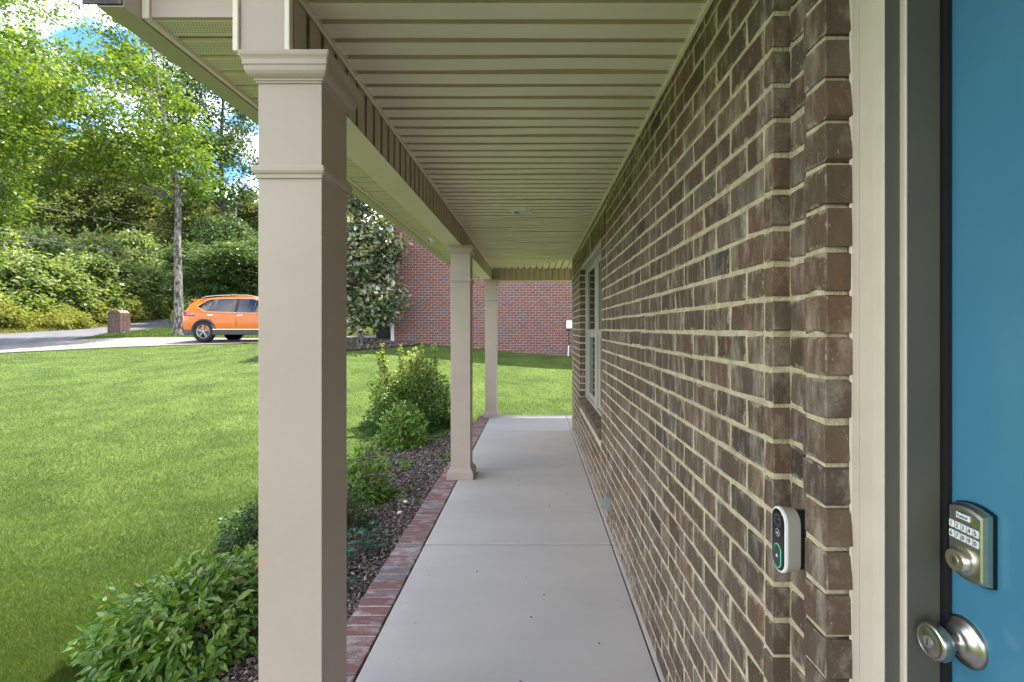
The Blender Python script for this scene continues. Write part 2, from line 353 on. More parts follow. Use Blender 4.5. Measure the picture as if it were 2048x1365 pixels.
# ------------------------------------------------------------------ terrain
CP = [(-1, 1, -1.62), (-1, 4, -1.6), (-1, 7, -1.58), (-2.2, 2.2, -1.66), (-3, 5, -1.60), (-2, 8, -1.54), (-6, 4, -1.58), (-6, 8, -1.36), (-12, 6, -1.35),
      (0, 8.3, -1.53), (1, 12, -1.2), (1.2, 15.1, -.89), (-1.7, 15.1, -.68), (-4.6, 15.1, -.46), (-9, 14, -.76), (-9, 11, -1.05), (-11.8, 16.9, -.545), (-12.4, 17.7, -.565),
      (-17.6, 15.5, -.84), (-12, 20, -.47), (-20, 17, -.74), (-18.6, 19.5, -.456), (-26.2, 23, -.32), (-20.6, 22.5, -.31), (-21.6, 25, -.16), (-22.3, 29, .03),
      (-23, 33, .42), (-26.8, 26, -.19), (-27.2, 30, .06), (-28.3, 34.5, .51), (-29.4, 38, .85), (-31.2, 42, 1.12), (-28, 15, -.6), (-24, 12, -.85), (-15.9, 21, -.31),
      (-5.2, 14, -.50), (-5.4, 17, -.34), (-7.2, 18, -.38), (-7.2, 20, -.34), (-10, 25, -.2), (-5, 30, -.1), (-36, 40, 1.7), (-32, 30, .35), (-34, 24, -.1), (-20, 40, 1.2),
      (-10, 45, 1.0), (0, 45, .8), (-45, 50, 3.2), (-30, 55, 2.6), (5, 8, -1.5), (5, 20, -.5), (0, -6, -1.75), (-8, -6, -1.8), (-20, 0, -1.4), (8, 0, -1.6), (-1, -1, -1.66)]
CP = np.array(CP, float)
def plane_terms(x, y): return np.stack([np.ones_like(x), np.clip(x, -40, 12), np.clip(y, -8, 50)], -1)
_A = plane_terms(CP[:, 0], CP[:, 1]); _co = np.linalg.lstsq(_A, CP[:, 2], rcond=None)[0]
def kern(x, y):
    d2 = (x[..., None] - CP[:, 0]) ** 2 + (y[..., None] - CP[:, 1]) ** 2
    return np.exp(-d2 / (2 * 3.6 ** 2))
_w = np.linalg.solve(kern(CP[:, 0], CP[:, 1]) + .06 * np.eye(len(CP)), CP[:, 2] - _A @ _co)
def ground(x, y):
    x = np.asarray(x, float); y = np.asarray(y, float)
    return H + plane_terms(x, y) @ _co + kern(x, y) @ _w
def g1(x, y): return float(ground(np.array([x]), np.array([y]))[0])

def axis_pts(a, b, step, lo, hi):
    c = list(np.arange(a, b + 1e-6, step)); s = step
    while c[-1] < hi: s *= 1.35; c.append(c[-1] + s)
    s = step
    while c[0] > lo: s *= 1.35; c.insert(0, c[0] - s)
    return np.array(c)
gx = axis_pts(-38, 8, .35, -600, 600); gy = axis_pts(-4, 56, .35, -600, 900)
GX, GY = np.meshgrid(gx, gy)
GZ = ground(GX.ravel(), GY.ravel())
_in = (GX.ravel() > -.93) & (GY.ravel() < 7.99)
GZ[_in] = np.minimum(GZ[_in], -.25)                                     # under the porch and house
nx, ny = len(gx), len(gy); idx = np.arange(nx * ny).reshape(ny, nx)
Fq = np.stack([idx[:-1, :-1], idx[:-1, 1:], idx[1:, 1:], idx[1:, :-1]], -1).reshape(-1, 4)
lawn = link('ground', array_mesh('ground', np.stack([GX.ravel(), GY.ravel(), GZ], -1), Fq, 'soil', smooth=True)); tag(lawn, kind='structure')

def pip(x, y, poly):
    ins = np.zeros(len(x), bool); n = len(poly)
    for i in range(n):
        x0, y0 = poly[i]; x1, y1 = poly[(i + 1) % n]
        if y0 == y1: continue
        c = ((y0 > y) != (y1 > y)) & (x < (x1 - x0) * (y - y0) / (y1 - y0) + x0)
        ins ^= c
    return ins
def resample(pl, n):
    pl = np.array(pl, float); d = np.r_[0, np.cumsum(np.linalg.norm(np.diff(pl, axis=0), axis=1))]
    t = np.linspace(0, d[-1], n); q = np.stack([np.interp(t, d, pl[:, 0]), np.interp(t, d, pl[:, 1])], -1)
    for _ in range(int(n / len(pl) / 3)): q[1:-1] = (q[:-2] + 2 * q[1:-1] + q[2:]) / 4
    return q
def ribbon(name, e0, e1, k, lift, n=90, m=14):
    a, b = resample(e0, n), resample(e1, n); t = np.linspace(0, 1, m)[None, :, None]
    q = a[:, None] * (1 - t) + b[:, None] * t; X, Y = q[..., 0].ravel(), q[..., 1].ravel()
    Z = ground(X, Y) + lift; idx = np.arange(n * m).reshape(n, m)
    Fq = np.stack([idx[:-1, :-1], idx[1:, :-1], idx[1:, 1:], idx[:-1, 1:]], -1).reshape(-1, 4)
    o = link(name, array_mesh(name, np.stack([X, Y, Z], -1), Fq, k, smooth=True)); tag(o, kind='structure')
    return np.concatenate([a, b[::-1]])
road_near = [(-42, -6), (-30, 6), (-24, 12.4), (-20.6, 16.8), (-19.0, 19.6), (-20.6, 22.5), (-21.6, 25), (-22.3, 29), (-23.2, 33), (-25, 40), (-29, 50), (-36, 62)]
road_far = [(-52, -2), (-38, 7), (-30, 14), (-26.8, 19), (-26.3, 23), (-26.8, 26), (-27.2, 30), (-28.3, 34.5), (-29.4, 38), (-31.2, 42), (-35, 52), (-43, 66)]
road_poly = ribbon('road', road_near, road_far, 'asphalt', .03, 110)
dr_near = [(-23.3, 12.9), (-17.6, 15.5), (-12.7, 16.55), (-10.1, 16.95), (-6.5, 16.9), (-4.75, 16.9)]
dr_far = [(-20.3, 19.3), (-18.6, 19.6), (-14.5, 20.0), (-10, 20.2), (-7, 20.3), (-4.75, 20.3)]
drive_poly = ribbon('driveway', dr_near, dr_far, 'drive', .025)
bed_in = [(-.95, .2), (-.95, 2), (-.95, 4), (-.95, 6), (-.95, 7.1)]
bed_out = [(-1.95, .2), (-2.0, 2), (-2.05, 4), (-2.2, 5.8), (-2.1, 7.3)]
bed_poly = ribbon('mulch_bed', bed_in, bed_out, 'bedsoil', .02, 60, 16)
# mulch round the magnolia
mg_in = [(-6.9, 13.1), (-5.8, 12.9), (-4.6, 13.5), (-3.7, 14.5)]; mg_out = [(-6.9, 15.4), (-5.8, 15.7), (-4.75, 15.6), (-3.7, 14.98)]
mag_poly = ribbon('mulch_bed', mg_in, mg_out, 'bedsoil', .025, 30, 10)

# ------------------------------------------------------------------ bricks
def brick_geo(L, h, d, seed, jit=.0016):
    """face centre at the origin, face towards -x, length along y"""
    r = np.random.default_rng(seed); c = .004; a, b = L / 2, h / 2
    o = [(-a + c, -b), (0, -b), (a - c, -b), (a, -b + c), (a, b - c), (a - c, b), (0, b), (-a + c, b), (-a, b - c), (-a, -b + c)]
    o = np.array(o) + r.normal(0, jit, (10, 2)) * (1.15 if d > .095 else 1); n = 10
    ins = o * np.array([1 - .0035 / a, 1 - .0035 / b])
    f = np.c_[r.normal(0, .0005, n), ins]; m_ = np.c_[np.full(n, .0022), o]; k = np.c_[np.full(n, d), o]
    V = np.concatenate([f, m_, k]); Fs = [tuple(range(n))]
    for q in (0, n):
        for j in range(n): Fs.append((q + j, q + n + j, q + n + (j + 1) % n, q + (j + 1) % n))
    return V, Fs
_bg = {}
def bgeo(L, h, d, var):
    key = (round(L, 3), round(h, 3), round(d, 3), var)
    if key not in _bg: _bg[key] = [*brick_geo(*key[:3], hash(key) % 99991), None]
    return _bg[key]
def bmesh_of(L, h, d, var, k):
    g = bgeo(L, h, d, var)
    if g[2] is None:
        me = bpy.data.meshes.new('brick'); me.from_pydata([tuple(p) for p in g[0]], [], g[1]); me.materials.append(M[k])
        bm = bmesh.new(); bm.from_mesh(me); bmesh.ops.recalc_face_normals(bm, faces=bm.faces); bm.to_mesh(me); bm.free(); g[2] = me
    return g[2]
def lay(bricks, root, k, limit=300, score=None, stuff='brickwork'):
    """bricks: (centre of face, L, h, d, rotation matrix 3x3 or None). The best `limit` are parts, the rest one part"""
    order = sorted(range(len(bricks)), key=lambda i: score(bricks[i]))
    V, Fs, o = [], [], 0; inv = root.matrix_basis.inverted()
    for rank, i in enumerate(order):
        c, L, h, d, R = bricks[i]; var = (i * 7) % 5
        jit = RNG.normal(0, .0010, 3) * ((1.8, 1, 1) if c[1] < 1.1 and d > .04 and k == 'brick' else (.6, 1, 1))
        jit[0] = -abs(jit[0]) if k == 'brick' else jit[0]
        if rank < limit:
            ob = bpy.data.objects.new('brick', bmesh_of(L, h, d, var, k)); COL.objects.link(ob); ob.parent = root
            mw = Matrix.Translation(Vector(c) + Vector(jit))
            if R is not None: mw = mw @ Matrix(R).to_4x4()
            ob.matrix_basis = inv @ mw
        else:
            g = bgeo(L, h, d, var); v = g[0]
            if R is not None: v = v @ np.array(R).T
            V.append(v + np.array(c) + jit); Fs.extend([[o + a for a in f] for f in g[1]]); o += len(v)
    if V:
        me = bpy.data.meshes.new(stuff); me.from_pydata(np.concatenate(V).tolist(), [], Fs); me.materials.append(M[k])
        bm = bmesh.new(); bm.from_mesh(me); bmesh.ops.recalc_face_normals(bm, faces=bm.faces); bm.to_mesh(me); bm.free()
        tag(link(stuff, me, root), kind='stuff')

XW = .542; CH = .0813; BL = .2032; JT = .0138
WZ0, WZ1, WS, WH = 3.86, 5.66, .634, 2.212          # window opening along the wall and in height
CEIL = 2.48
wall = empty('brick_wall', (XW, 3.9, 0), 'long dark brown brick house wall with cream mortar along the porch', 'wall', kind='thing')
bw = []
def run(y0, y1, r, ph, x=XW, d=.07):
    """bricks of course r between y0 and y1"""
    z = (r + .5) * CH; k0 = math.floor((y0 - ph) / BL) - 1; edges = []
    e = ph + k0 * BL
    while e < y1 + BL: edges.append(e); e += BL
    for a, b in zip(edges[:-1], edges[1:]):
        a, b = max(a, y0), min(b, y1)
        if b - a < .05:
            continue
        if a - y0 < .05: a = y0
        if y1 - b < .05: b = y1
        bw.append(((x, (a + b) / 2, z), b - a - JT, CH - JT, d, None))
NC = 31
for r in range(NC):
    z0, z1 = r * CH, (r + 1) * CH
    ph = 1.511 if r % 2 == 0 else 1.6126
    bw.append(((XW, 1.089, (r + .5) * CH), .046 - .006, CH - JT, .07, None))              # closer at the door end
    run(1.112, 3.555, r, ph)
    if z1 <= WS - .07 : run(3.575, 6.88, r, ph + .05)
    elif z0 < WH - .01:
        run(3.575, WZ0, r, ph + .07); run(WZ1, 6.88, r, ph + .07)
    elif z0 > 2.41: run(3.575, 6.88, r, ph)
    else: run(WZ1 + .08, 6.88, r, ph)
    bw.append(((.578, 1.02, (r + .5) * CH), .085, CH - JT, .05, None))                     # slot beside the door
    bw.append(((.549, .922, (r + .5) * CH), .074, CH - .0105, .10, None))               # door jamb bricks
for r in range(NC): run(-1.7, -.29, r, .1 if r % 2 else .2016)
y = 3.62
while y < WZ1 + .08:                                                                      # soldier course
    bw.append(((XW, y, 2.311), CH - JT, .198 - JT, .09, None)); y += CH
Rsill = Matrix.Rotation(math.radians(-12), 3, 'Y')
y = WZ0 + .045
silld = []
while y < WZ1 - .01:
    bw.append(((.522, y, .598), CH - JT, .09, .12, Rsill)); y += CH
lay(bw, wall, 'brick', 300, lambda b: (b[0][1] if b[0][1] > 0 else 99) / max(.04, b[1]) ** .3)
mo = MB()
mx0 = XW + .0028
def mbox(y0, y1, z0, z1, x0=mx0): mo.box(x0, .80, y0, y1, z0, z1, 'mortar')
mbox(1.0755, 3.558, 0, CEIL + .02); mbox(3.572, WZ0 - .011, 0, CEIL + .02); mbox(WZ1 + .011, 6.876, 0, CEIL + .02)
mbox(3.558, 3.572, 0, CEIL + .02, XW + .045)
mbox(WZ0 - .011, WZ1 + .011, 0, WS - .075); mbox(WZ0 - .011, WZ1 + .011, WH + .006, CEIL + .02)
mo.box(.5815, .80, .9625, 1.0755, 0, CEIL + .02, 'mortar'); mo.box(.5535, .66, .8965, .9595, 0, CEIL + .02, 'mortar')
mbox(-1.71, -.295, 0, CEIL + .02); mo.box(.80, 4.5, .9, 6.87, -.3, CEIL + .3, 'mortar')
mo.build('mortar', wall)

# window, part of the wall
wf = MB(); fx0, fx1 = .608, .66; WM = (WZ0 + WZ1) / 2 - .03
for a, b in ((WZ0, WZ0 + .045), (WZ1 - .045, WZ1), (WM - .05, WM + .05)): wf.box(fx0, fx1, a, b, WS, WH, 'vinyl_white', .003)
for a, b in ((WZ0 + .045, WM - .05), (WM + .05, WZ1 - .045)):
    wf.box(fx0, fx1, a, b, WS, WS + .05, 'vinyl_white', .003); wf.box(fx0 + .002, fx1, a, b, WH - .045, WH, 'vinyl_white', .003)
wf.box(.556, fx0 - .001, WZ0 + .002, WZ1 - .002, WH - .03, WH + .004, 'vinyl_white', .003)        # head trim under the soldier course
wf.box(.70, .72, WZ0, WZ1, WS, WH, 'black')
window = wf.build('window', wall); window['label'] = 'pair of beige sash windows'
zm = 1.40
for a, b in ((WZ0 + .045, WM - .05), (WM + .05, WZ1 - .045)):
    for lo, hi, off in ((zm + .02, WH - .045, .012), (WS + .05, zm + .02, .03)):
        sb = MB(); x0, x1 = fx0 + off, fx0 + off + .03; w = .042
        sb.box(x0, x1, a, a + w, lo, hi, 'vinyl_white', .003); sb.box(x0, x1, b - w, b, lo, hi, 'vinyl_white', .003)
        sb.box(x0 + .001, x1, a + w, b - w, lo, lo + w, 'vinyl_white', .003); sb.box(x0 + .001, x1, a + w, b - w, hi - w, hi, 'vinyl_white', .003)
        sb.build('sash', window)
        gb = MB(); gb.box(x0 + .012, x0 + .018, a + w, b - w, lo + w, hi - w, 'glass'); gb.build('pane', window)
cb = MB(); pts = [(.0, 5.60 - .0, 2.40), (.0, 5.56, 2.36), (.0, 5.575, 2.30), (.0, 5.54, 2.235)]
cb.tube([(XW - .002, 4.62 + p[1] - 5.6, p[2]) for p in pts], [.008, .010, .007, .009], 'mortar', 6); s_ = cb.build('sealant_smear', wall)

# ------------------------------------------------------------------ porch floor
floor = empty('porch_floor', (0, 0, 0), kind='structure')
cuts = [-1.9, -.29, 1.46, 3.21, 4.932, 6.707, 8.01]
for a, b in zip(cuts[:-1], cuts[1:]):
    sl = MB(); g = .009
    sl.box(-.752, .520 if b < 8 else .522, a + g, b - g, -.12, 0, 'concrete', .003); sl.build('slab', floor)
    st = MB(); st.box(.529, .60 if b < 6.8 else 3.2, a + g, b - g, -.12, -.001, 'concrete', .004); st.build('slab', floor)
ub = MB(); ub.box(-.76, 3.2, -1.9, 8.0, -.4, -.022, 'joint'); ub.build('slab_base', floor)
ed = empty('brick_edging', (-.855, 4, 0), 'red rowlock brick edging with white stains between mulch and concrete', 'brick edging', kind='thing')
eb = []; y = -.3
Rup = Matrix(((0, 0, -1), (-1, 0, 0), (0, -1, 0))).transposed()   # placeholder, replaced below
# face (-x) -> up (+z); length (y) -> x ; height (z) -> y
Rup = Matrix(((0, 1, 0), (0, 0, 1), (-1, 0, 0)))
while y < 8.0:
    eb.append(((-.855, y, .0 + RNG.normal(0, .001)), .183, .0813 - .008, .1, Rup)); y += .0813
lay(eb, ed, 'edge_brick', 300, lambda b: abs(b[0][1]))
em = MB(); em.box(-.942, -.768, -.34, 7.99, -.35, -.0045, 'edge_mortar'); em.build('mortar_bed', ed)

# ------------------------------------------------------------------ columns
def sq(hw, z, c=.0025, ox=0, oy=0):
    a = hw - c
    return [(ox - a, oy - hw, z), (ox + a, oy - hw, z), (ox + hw, oy - a, z), (ox + hw, oy + a, z), (ox + a, oy + hw, z), (ox - a, oy + hw, z), (ox - hw, oy + a, z), (ox - hw, oy - a, z)]
hw = .0945; zb = .808 + H
col_x = -.7305
col_y = [1.40 + hw, 4.602 + hw, 7.775 + hw]
col_lab = ['nearest thick beige square porch column beside the camera', 'middle beige square porch column on a moulded base by the mulch bed', 'farthest beige square porch column at the far corner of the porch']
def column_parts(root):
    b = MB(); b.loft([sq(hw, z) for z in (.09, 1.92, 1.96, zb - .072, zb - .01)], 'paint'); b.box(hw - .007, hw + .0007, -hw - .0008, -hw + .008, .112, zb - .084, 'paint', .0003); b.build('shaft', root, world=False)
    b = MB(); b.loft([sq(w, z, .003) for w, z in ((.130, 0), (.131, .048), (.1285, .051))], 'paint')
    b.loft([sq(w, z, .003) for w, z in ((.126, .0512), (.127, .066), (.124, .075), (.115, .083), (.108, .092), (.1055, .100), (.1045, .106), (.0985, .109), (.0945, .1095))], 'paint'); b.build('base', root, world=False)
    z0 = H + .444
    b = MB(); b.loft([sq(w, z0 + z, .003) for w, z in ((.0946, 0), (.1005, .0005), (.1015, .012), (.106, .014), (.109, .021), (.109, .031), (.106, .037), (.0985, .0395), (.0946, .040))], 'paint'); b.build('collar', root, world=False)
    z0 = zb - .082
    b = MB(); b.loft([sq(w, z0 + z, .003) for w, z in ((.0946, 0), (.099, .001), (.1, .006), (.1035, .0065), (.104, .011), (.109, .014), (.116, .020), (.1205, .028), (.122, .036), (.1225, .043), (.1255, .0435), (.1255, .058), (.128, .064), (.131, .069), (.1325, .077), (.1325, .081), (.12, .0815))], 'paint'); b.build('capital', root, world=False)
proto = empty('porch_column', (col_x, col_y[0], 0.0015), col_lab[0], 'column', 'porch columns', 'thing'); column_parts(proto)
for y, lab in zip(col_y[1:], col_lab[1:]):
    c = proto.copy(); COL.objects.link(c); c.location = (col_x, y, .0015); c['label'] = lab
    for ch in list(proto.children):
        d = ch.copy(); COL.objects.link(d); d.parent = c

# ------------------------------------------------------------------ ceiling, beams, eave
def plank_prof(w=.1016): return [(0, 0), (.074, 0), (.0795, .0025), (.082, .007), (.083, .030), (w + .0195, .030), (w + .0195, .033), (.081, .033), (.0795, .007), (.077, .0045), (.022, .0045), (.021, .0295), (.0196, .0295), (.0196, .0005), (0, .0005)]
def plank_mesh(L, seed, k, n=7, bow=.0012):
    """length along x from 0, width along y, hollow side up (+z)"""
    r = np.random.default_rng(seed); b = r.normal(0, bow, 3); pr = plank_prof(); rings = []
    for i in range(n + 1):
        t = i / n; dz = b[0] * math.sin(math.pi * t) + b[1] * math.sin(2 * math.pi * t); dy = b[2] * .6 * math.sin(math.pi * t)
        rings.append([(L * t, y + dy, z + dz) for y, z in pr])
    m = MB(); m.loft(rings, k); return m.mesh('plank')
XB = -.718
ceil = empty('porch_ceiling', (0, 4, CEIL), 'beige vinyl porch ceiling of narrow planks running across', 'ceiling', kind='thing')
pm = [plank_mesh(XW - XB, i, 'vinyl') for i in range(6)]
ZC = 7.955
y = -1.6; i = 0
while y < ZC - .02:
    if y + .1 < 6.88: me = pm[i % 6]
    else:
        L = max(.02, min(XW - XB, (ZC - y - .05) * 1.17)); me = plank_mesh(L, 50 + i, 'vinyl', 3)
    o = link('plank', me, ceil, world=False); o.location = (XB, y - 4, RNG.normal(0, .0006)); o.rotation_euler = (RNG.normal(0, .004), 0, RNG.normal(0, .0005))
    y += .1016; i += 1
x = XB + .02
while x < 2.2:                                             # the run round the house corner
    z0 = ZC - (x - XB) / 1.17 if x < XW else 6.9
    L = ZC - z0
    if L > .03:
        o = link('plank', plank_mesh(L, 200 + int(x * 100), 'vinyl', 2, .001), ceil, world=False)
        o.rotation_euler = (0, 0, math.pi / 2); o.location = (x + .1016, z0 - 4, .004)
    x += .1016
tm = MB()                                                   # edge trims
tm.box(XW - .016, XW - .001, .9, 6.9, CEIL - .012, CEIL + .034, 'vinyl', .002)
tm.box(XB + .001, XB + .014, 1.40, ZC - .005, CEIL - .014, CEIL + .034, 'vinyl', .003)
tm.build('edge_trim', ceil)
mt = MB(); L_ = [(XB, ZC - .03), (XW, 6.88)]
mt.tube([(L_[0][0], L_[0][1], CEIL + .002), (L_[1][0], L_[1][1], CEIL + .002)], .006, 'vinyl', 4, False); mt.build('mitre_trim', ceil)

beam = empty('porch_beam', (-.8, 4.6, zb), 'beige clad beam with vertical grooves resting on the porch columns', 'beam', kind='thing')
core = MB(); BX0 = -.878
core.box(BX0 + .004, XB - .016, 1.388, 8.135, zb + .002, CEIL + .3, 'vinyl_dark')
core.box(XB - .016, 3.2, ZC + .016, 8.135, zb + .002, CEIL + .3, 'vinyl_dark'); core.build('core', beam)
bb = MB(); bb.box(BX0, XB + .003, 1.384, 8.14, zb - .002, zb + .0015, 'vinyl', .0008); bb.box(XB + .003, 3.2, ZC - .002, 8.14, zb - .002, zb + .0015, 'vinyl', .0008); bb.build('bottom_cover', beam)
hb = CEIL - zb
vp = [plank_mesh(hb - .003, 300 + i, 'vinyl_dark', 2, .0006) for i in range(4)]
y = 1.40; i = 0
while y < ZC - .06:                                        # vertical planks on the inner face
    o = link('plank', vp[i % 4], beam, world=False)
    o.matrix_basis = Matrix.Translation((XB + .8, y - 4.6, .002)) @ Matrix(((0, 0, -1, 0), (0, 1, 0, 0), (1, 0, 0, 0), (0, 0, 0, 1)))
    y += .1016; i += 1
x = XB + .01
while x < 1.9:                                             # and on the end beam
    o = link('plank', vp[i % 4], beam, world=False)
    o.matrix_basis = Matrix.Translation((x + .8, ZC - 4.6, .002)) @ Matrix(((0, 1, 0, 0), (0, 0, 1, 0), (1, 0, 0, 0), (0, 0, 0, 1)))
    x += .1016; i += 1
ec = MB()
ec.box(BX0 + .012, XB - .016, 1.381, 1.3875, zb + .003, CEIL + .3, 'paint', .001)
ec.build('end_cap', beam)
ec = MB(); ec.box(XB - .016, XB - .001, 1.376, 1.3985, zb + .003, CEIL + .0, 'vinyl', .002); ec.build('corner_trim', beam)
ec = MB(); ec.box(BX0 - .006, BX0 + .011, 1.372, 1.3875, zb + .003, CEIL + .3, 'vinyl', .002); ec.build('corner_trim', beam)

ze = H + .95
eave = empty('roof_eave', (-.95, 4.6, ze), 'overhanging roof eave with small perforated soffit panels beside the beam', 'eave', kind='thing')
EX = -1.18
sp = [(0, 0), (.078, 0), (.0815, .002), (.084, .012), (.1055, .012), (.1055, .014), (.081, .014), (.077, .002), (.003, .002), (0, .010)]
m = MB(); m.loft([[(0, a, b) for a, b in sp], [(BX0 - EX - .002, a, b) for a, b in sp]], 'soffit'); spm = m.mesh('panel')
y = 1.45
while y < 8.60:
    o = link('panel', spm, eave, world=False); o.location = (EX + .95, y - 4.6, RNG.normal(0, .0006)); y += .1016
e = MB(); e.box(EX - .014, EX + .004, 1.436, 8.70, ze - .010, ze + .19, 'vinyl', .002); e.build('fascia', eave)
e = MB(); e.box(EX + .006, BX0 + .003, 1.437, 1.449, ze + .001, ze + .24, 'paint', .001); e.build('end_board', eave)
e = MB(); e.box(EX - .016, EX + .0055, 1.428, 1.4355, ze - .008, ze + .26, 'vinyl', .002); e.build('corner_trim', eave)
gut = MB(); gx_ = EX - .0165; gz = ze - .014
gut.extrude([(gx_, gz + .125), (gx_, gz), (gx_ - .078, gz), (gx_ - .084, gz + .045), (gx_ - .108, gz + .075), (gx_ - .120, gz + .112), (gx_ - .130, gz + .114), (gx_ - .130, gz + .125)], 'y', 1.368, 8.8, 'gutter'); gut.box(gx_ - .118, gx_ - .002, 1.362, 1.3675, gz + .004, gz + .13, 'shingle', .002)
go = gut.build('gutter', eave)
e = MB(); e.box(XB + .5, 3.4, 8.141, 8.52, ze, ze + .02, 'soffit'); e.box(BX0, XB + .5, 8.141, 8.52, ze + .016, ze + .03, 'vinyl'); e.build('end_soffit', eave)
e = MB(); e.box(EX, 3.4, 8.60, 8.62, ze - .01, ze + .19, 'vinyl', .002); e.box(EX - .1, 3.4, 8.621, 8.74, ze - .012, ze + .11, 'gutter', .004); e.build('end_fascia', eave)
rf = MB()
pr = [(gx_ - .07, gz + .132), (gx_ - .07, gz + .152), (3.4, gz + .152 + 1.75), (3.4, gz + .132 + 1.75)]
rf.extrude(pr, 'y', 1.30, 8.80, 'shingle')
rf.extrude([(-.74, CEIL + .3), (-.74, CEIL + .36), (4.4, CEIL + 1.2), (4.4, CEIL + .3)], 'y', -2.2, 1.29, 'shingle'); rf.build('roof', eave)

# ------------------------------------------------------------------ door frame and door
fr = empty('door_frame', (.6, .8, 0), 'beige door trim and taupe jamb between brick and blue door', 'door frame', kind='thing')
f = MB(); ZT = CEIL + .02
f.extrude([(.594, .8885), (.640, .8885), (.640, .801), (.5995, .801), (.5945, .806), (.5935, .826), (.5945, .860), (.597, .866), (.5972, .8845)], 'z', .0, ZT, 'frame'); f.build('brickmould', fr)
f = MB(); f.extrude([(.6205, .8003), (.70, .8003), (.70, .7875), (.6225, .7875), (.6205, .7895)], 'z', .0, ZT, 'frame'); f.build('stop', fr)
f = MB(); f.box(.5955, .6198, .7990, .8003, 0., ZT, 'jamb'); f.box(.6235, .677, .7862, .7873, 0.0, ZT, 'jamb'); f.build('jamb', fr)  # first strip paints shade over the beige return, second is the jamb
f = MB(); f.box(.677, .702, .7845, .7873, 0.0, ZT, 'black'); f.box(.681, .688, .776, .7845, 0., ZT, 'black'); f.build('weatherstrip', fr)
for zz, yy in ((1.9, 0), (.8, 0)): pass
f = MB(); f.box(.605, .70, -.293, -.135, 0, ZT, 'frame', .004); f.build('brickmould', fr)
f = MB(); f.box(.605, .72, -.1345, .786, 2.305, ZT, 'frame', .004); f.build('head', fr)
door = empty('front_door', (.69, .35, 0), 'glossy blue front door with keypad lock and satin knob', 'door', kind='thing')
d = MB(); DX = .6895
d.box(DX, DX + .045, -.13, .7842, .01, 2.3, 'door', .002); d.build('panel', door)
# keypad lock
LY = .732; KZc = H - .335
kp = MB()
def shield(x, s, dz=0):
    w, hh = .030 * s, .052 * s; pts = []
    for i in range(9):
        t = -1 + 2 * i / 8; pts.append((x, LY + w * t, KZc + dz + hh + .007 * s * (1 - t * t)))
    for i in range(9):
        t = 1 - 2 * i / 8; pts.append((x, LY + w * t, KZc + dz - hh - .007 * s * (1 - t * t)))
    return pts
kp.loft([shield(DX - .0005, 1.06), shield(DX - .006, 1.06)], 'gloss_black')
kp.loft([shield(DX - .0062, 1.03), shield(DX - .013, 1.01), shield(DX - .019, .95), shield(DX - .021, .88)], 'nickel'); lock = kp.build('keypad_lock', door)
fx = DX - .021
cy = MB(); cc = (fx, LY + .004, KZc - .028)
cy.lathe([(.0215, 0), (.0215, .002), (.0195, .007), (.0168, .011), (.016, .012)], cc, (-1, 0, 0), 'nickel', 28)
cy.lathe([(.0158, .0), (.0158, .0126)], cc, (-1, 0, 0), 'brass', 28, False); cy.lathe([(.0075, .0), (.0075, .0134)], cc, (-1, 0, 0), 'nickel', 20, False)
cy.box(fx - .0140, fx - .0133, LY + .0035, LY + .0047, KZc - .033, KZc - .023, 'ink'); cy.build('cylinder', lock)
def text_mb(mb, s, size, loc, R, k):
    cu = bpy.data.curves.new('t', 'FONT'); cu.body = s; cu.size = size; cu.align_x = 'CENTER'; cu.align_y = 'CENTER'; cu.extrude = .0002
    ob = bpy.data.objects.new('t', cu); COL.objects.link(ob); me = bpy.data.meshes.new_from_object(ob.evaluated_get(bpy.context.evaluated_depsgraph_get()))
    mw = Matrix.Translation(loc) @ R.to_4x4()
    mb.add([tuple(mw @ v.co) for v in me.vertices], [tuple(p.vertices) for p in me.polygons], k)
    bpy.data.objects.remove(ob); bpy.data.curves.remove(cu); bpy.data.meshes.remove(me)
Rtx = Matrix(((0, 0, -1), (-1, 0, 0), (0, 1, 0)))      # text x -> -y, text y -> z, facing -x
for r, row in enumerate(('12345', '67890')):
    for c, ch in enumerate(row):
        kb = MB(); yy = LY + .0205 - .0103 * c; zz = KZc + .0235 - .0155 * r
        kb.box(fx - .0022, fx - .0001, yy - .0044, yy + .0044, zz - .0058, zz + .0058, 'key', .0007)
        text_mb(kb, ch, .0095, (fx - .0025, yy, zz), Rtx, 'ink'); kb.build('button', lock)
kb = MB(); kb.box(fx - .0022, fx - .0001, LY - .011, LY + .013, KZc + .036, KZc + .046, 'key', .001)
text_mb(kb, 'Kwikset', .0055, (fx - .0025, LY + .001, KZc + .041), Rtx, 'ink'); kb.build('button', lock)
# knob
kn = MB(); kc = (DX, .752, H - .501)
kn.lathe([(.038, 0), (.0378, .004), (.034, .0075), (.030, .0085), (.0275, .012), (.020, .016), (.0135, .018), (.0125, .026), (.014, .031), (.021, .035), (.0268, .041), (.0285, .048), (.0275, .055), (.0225, .0605), (.0222, .0592), (.0205, .0598), (.0, .0612)], kc, (-1, 0, 0), 'nickel_dark', 36)
knob = kn.build('doorknob', door)
kk = MB(); kk.lathe([(.0085, .058), (.0085, .0622)], kc, (-1, 0, 0), 'galv', 20, False); kk.box(DX - .0628, DX - .0621, .7514, .7528, H - .507, H - .496, 'ink'); kk.build('keyhole', knob)

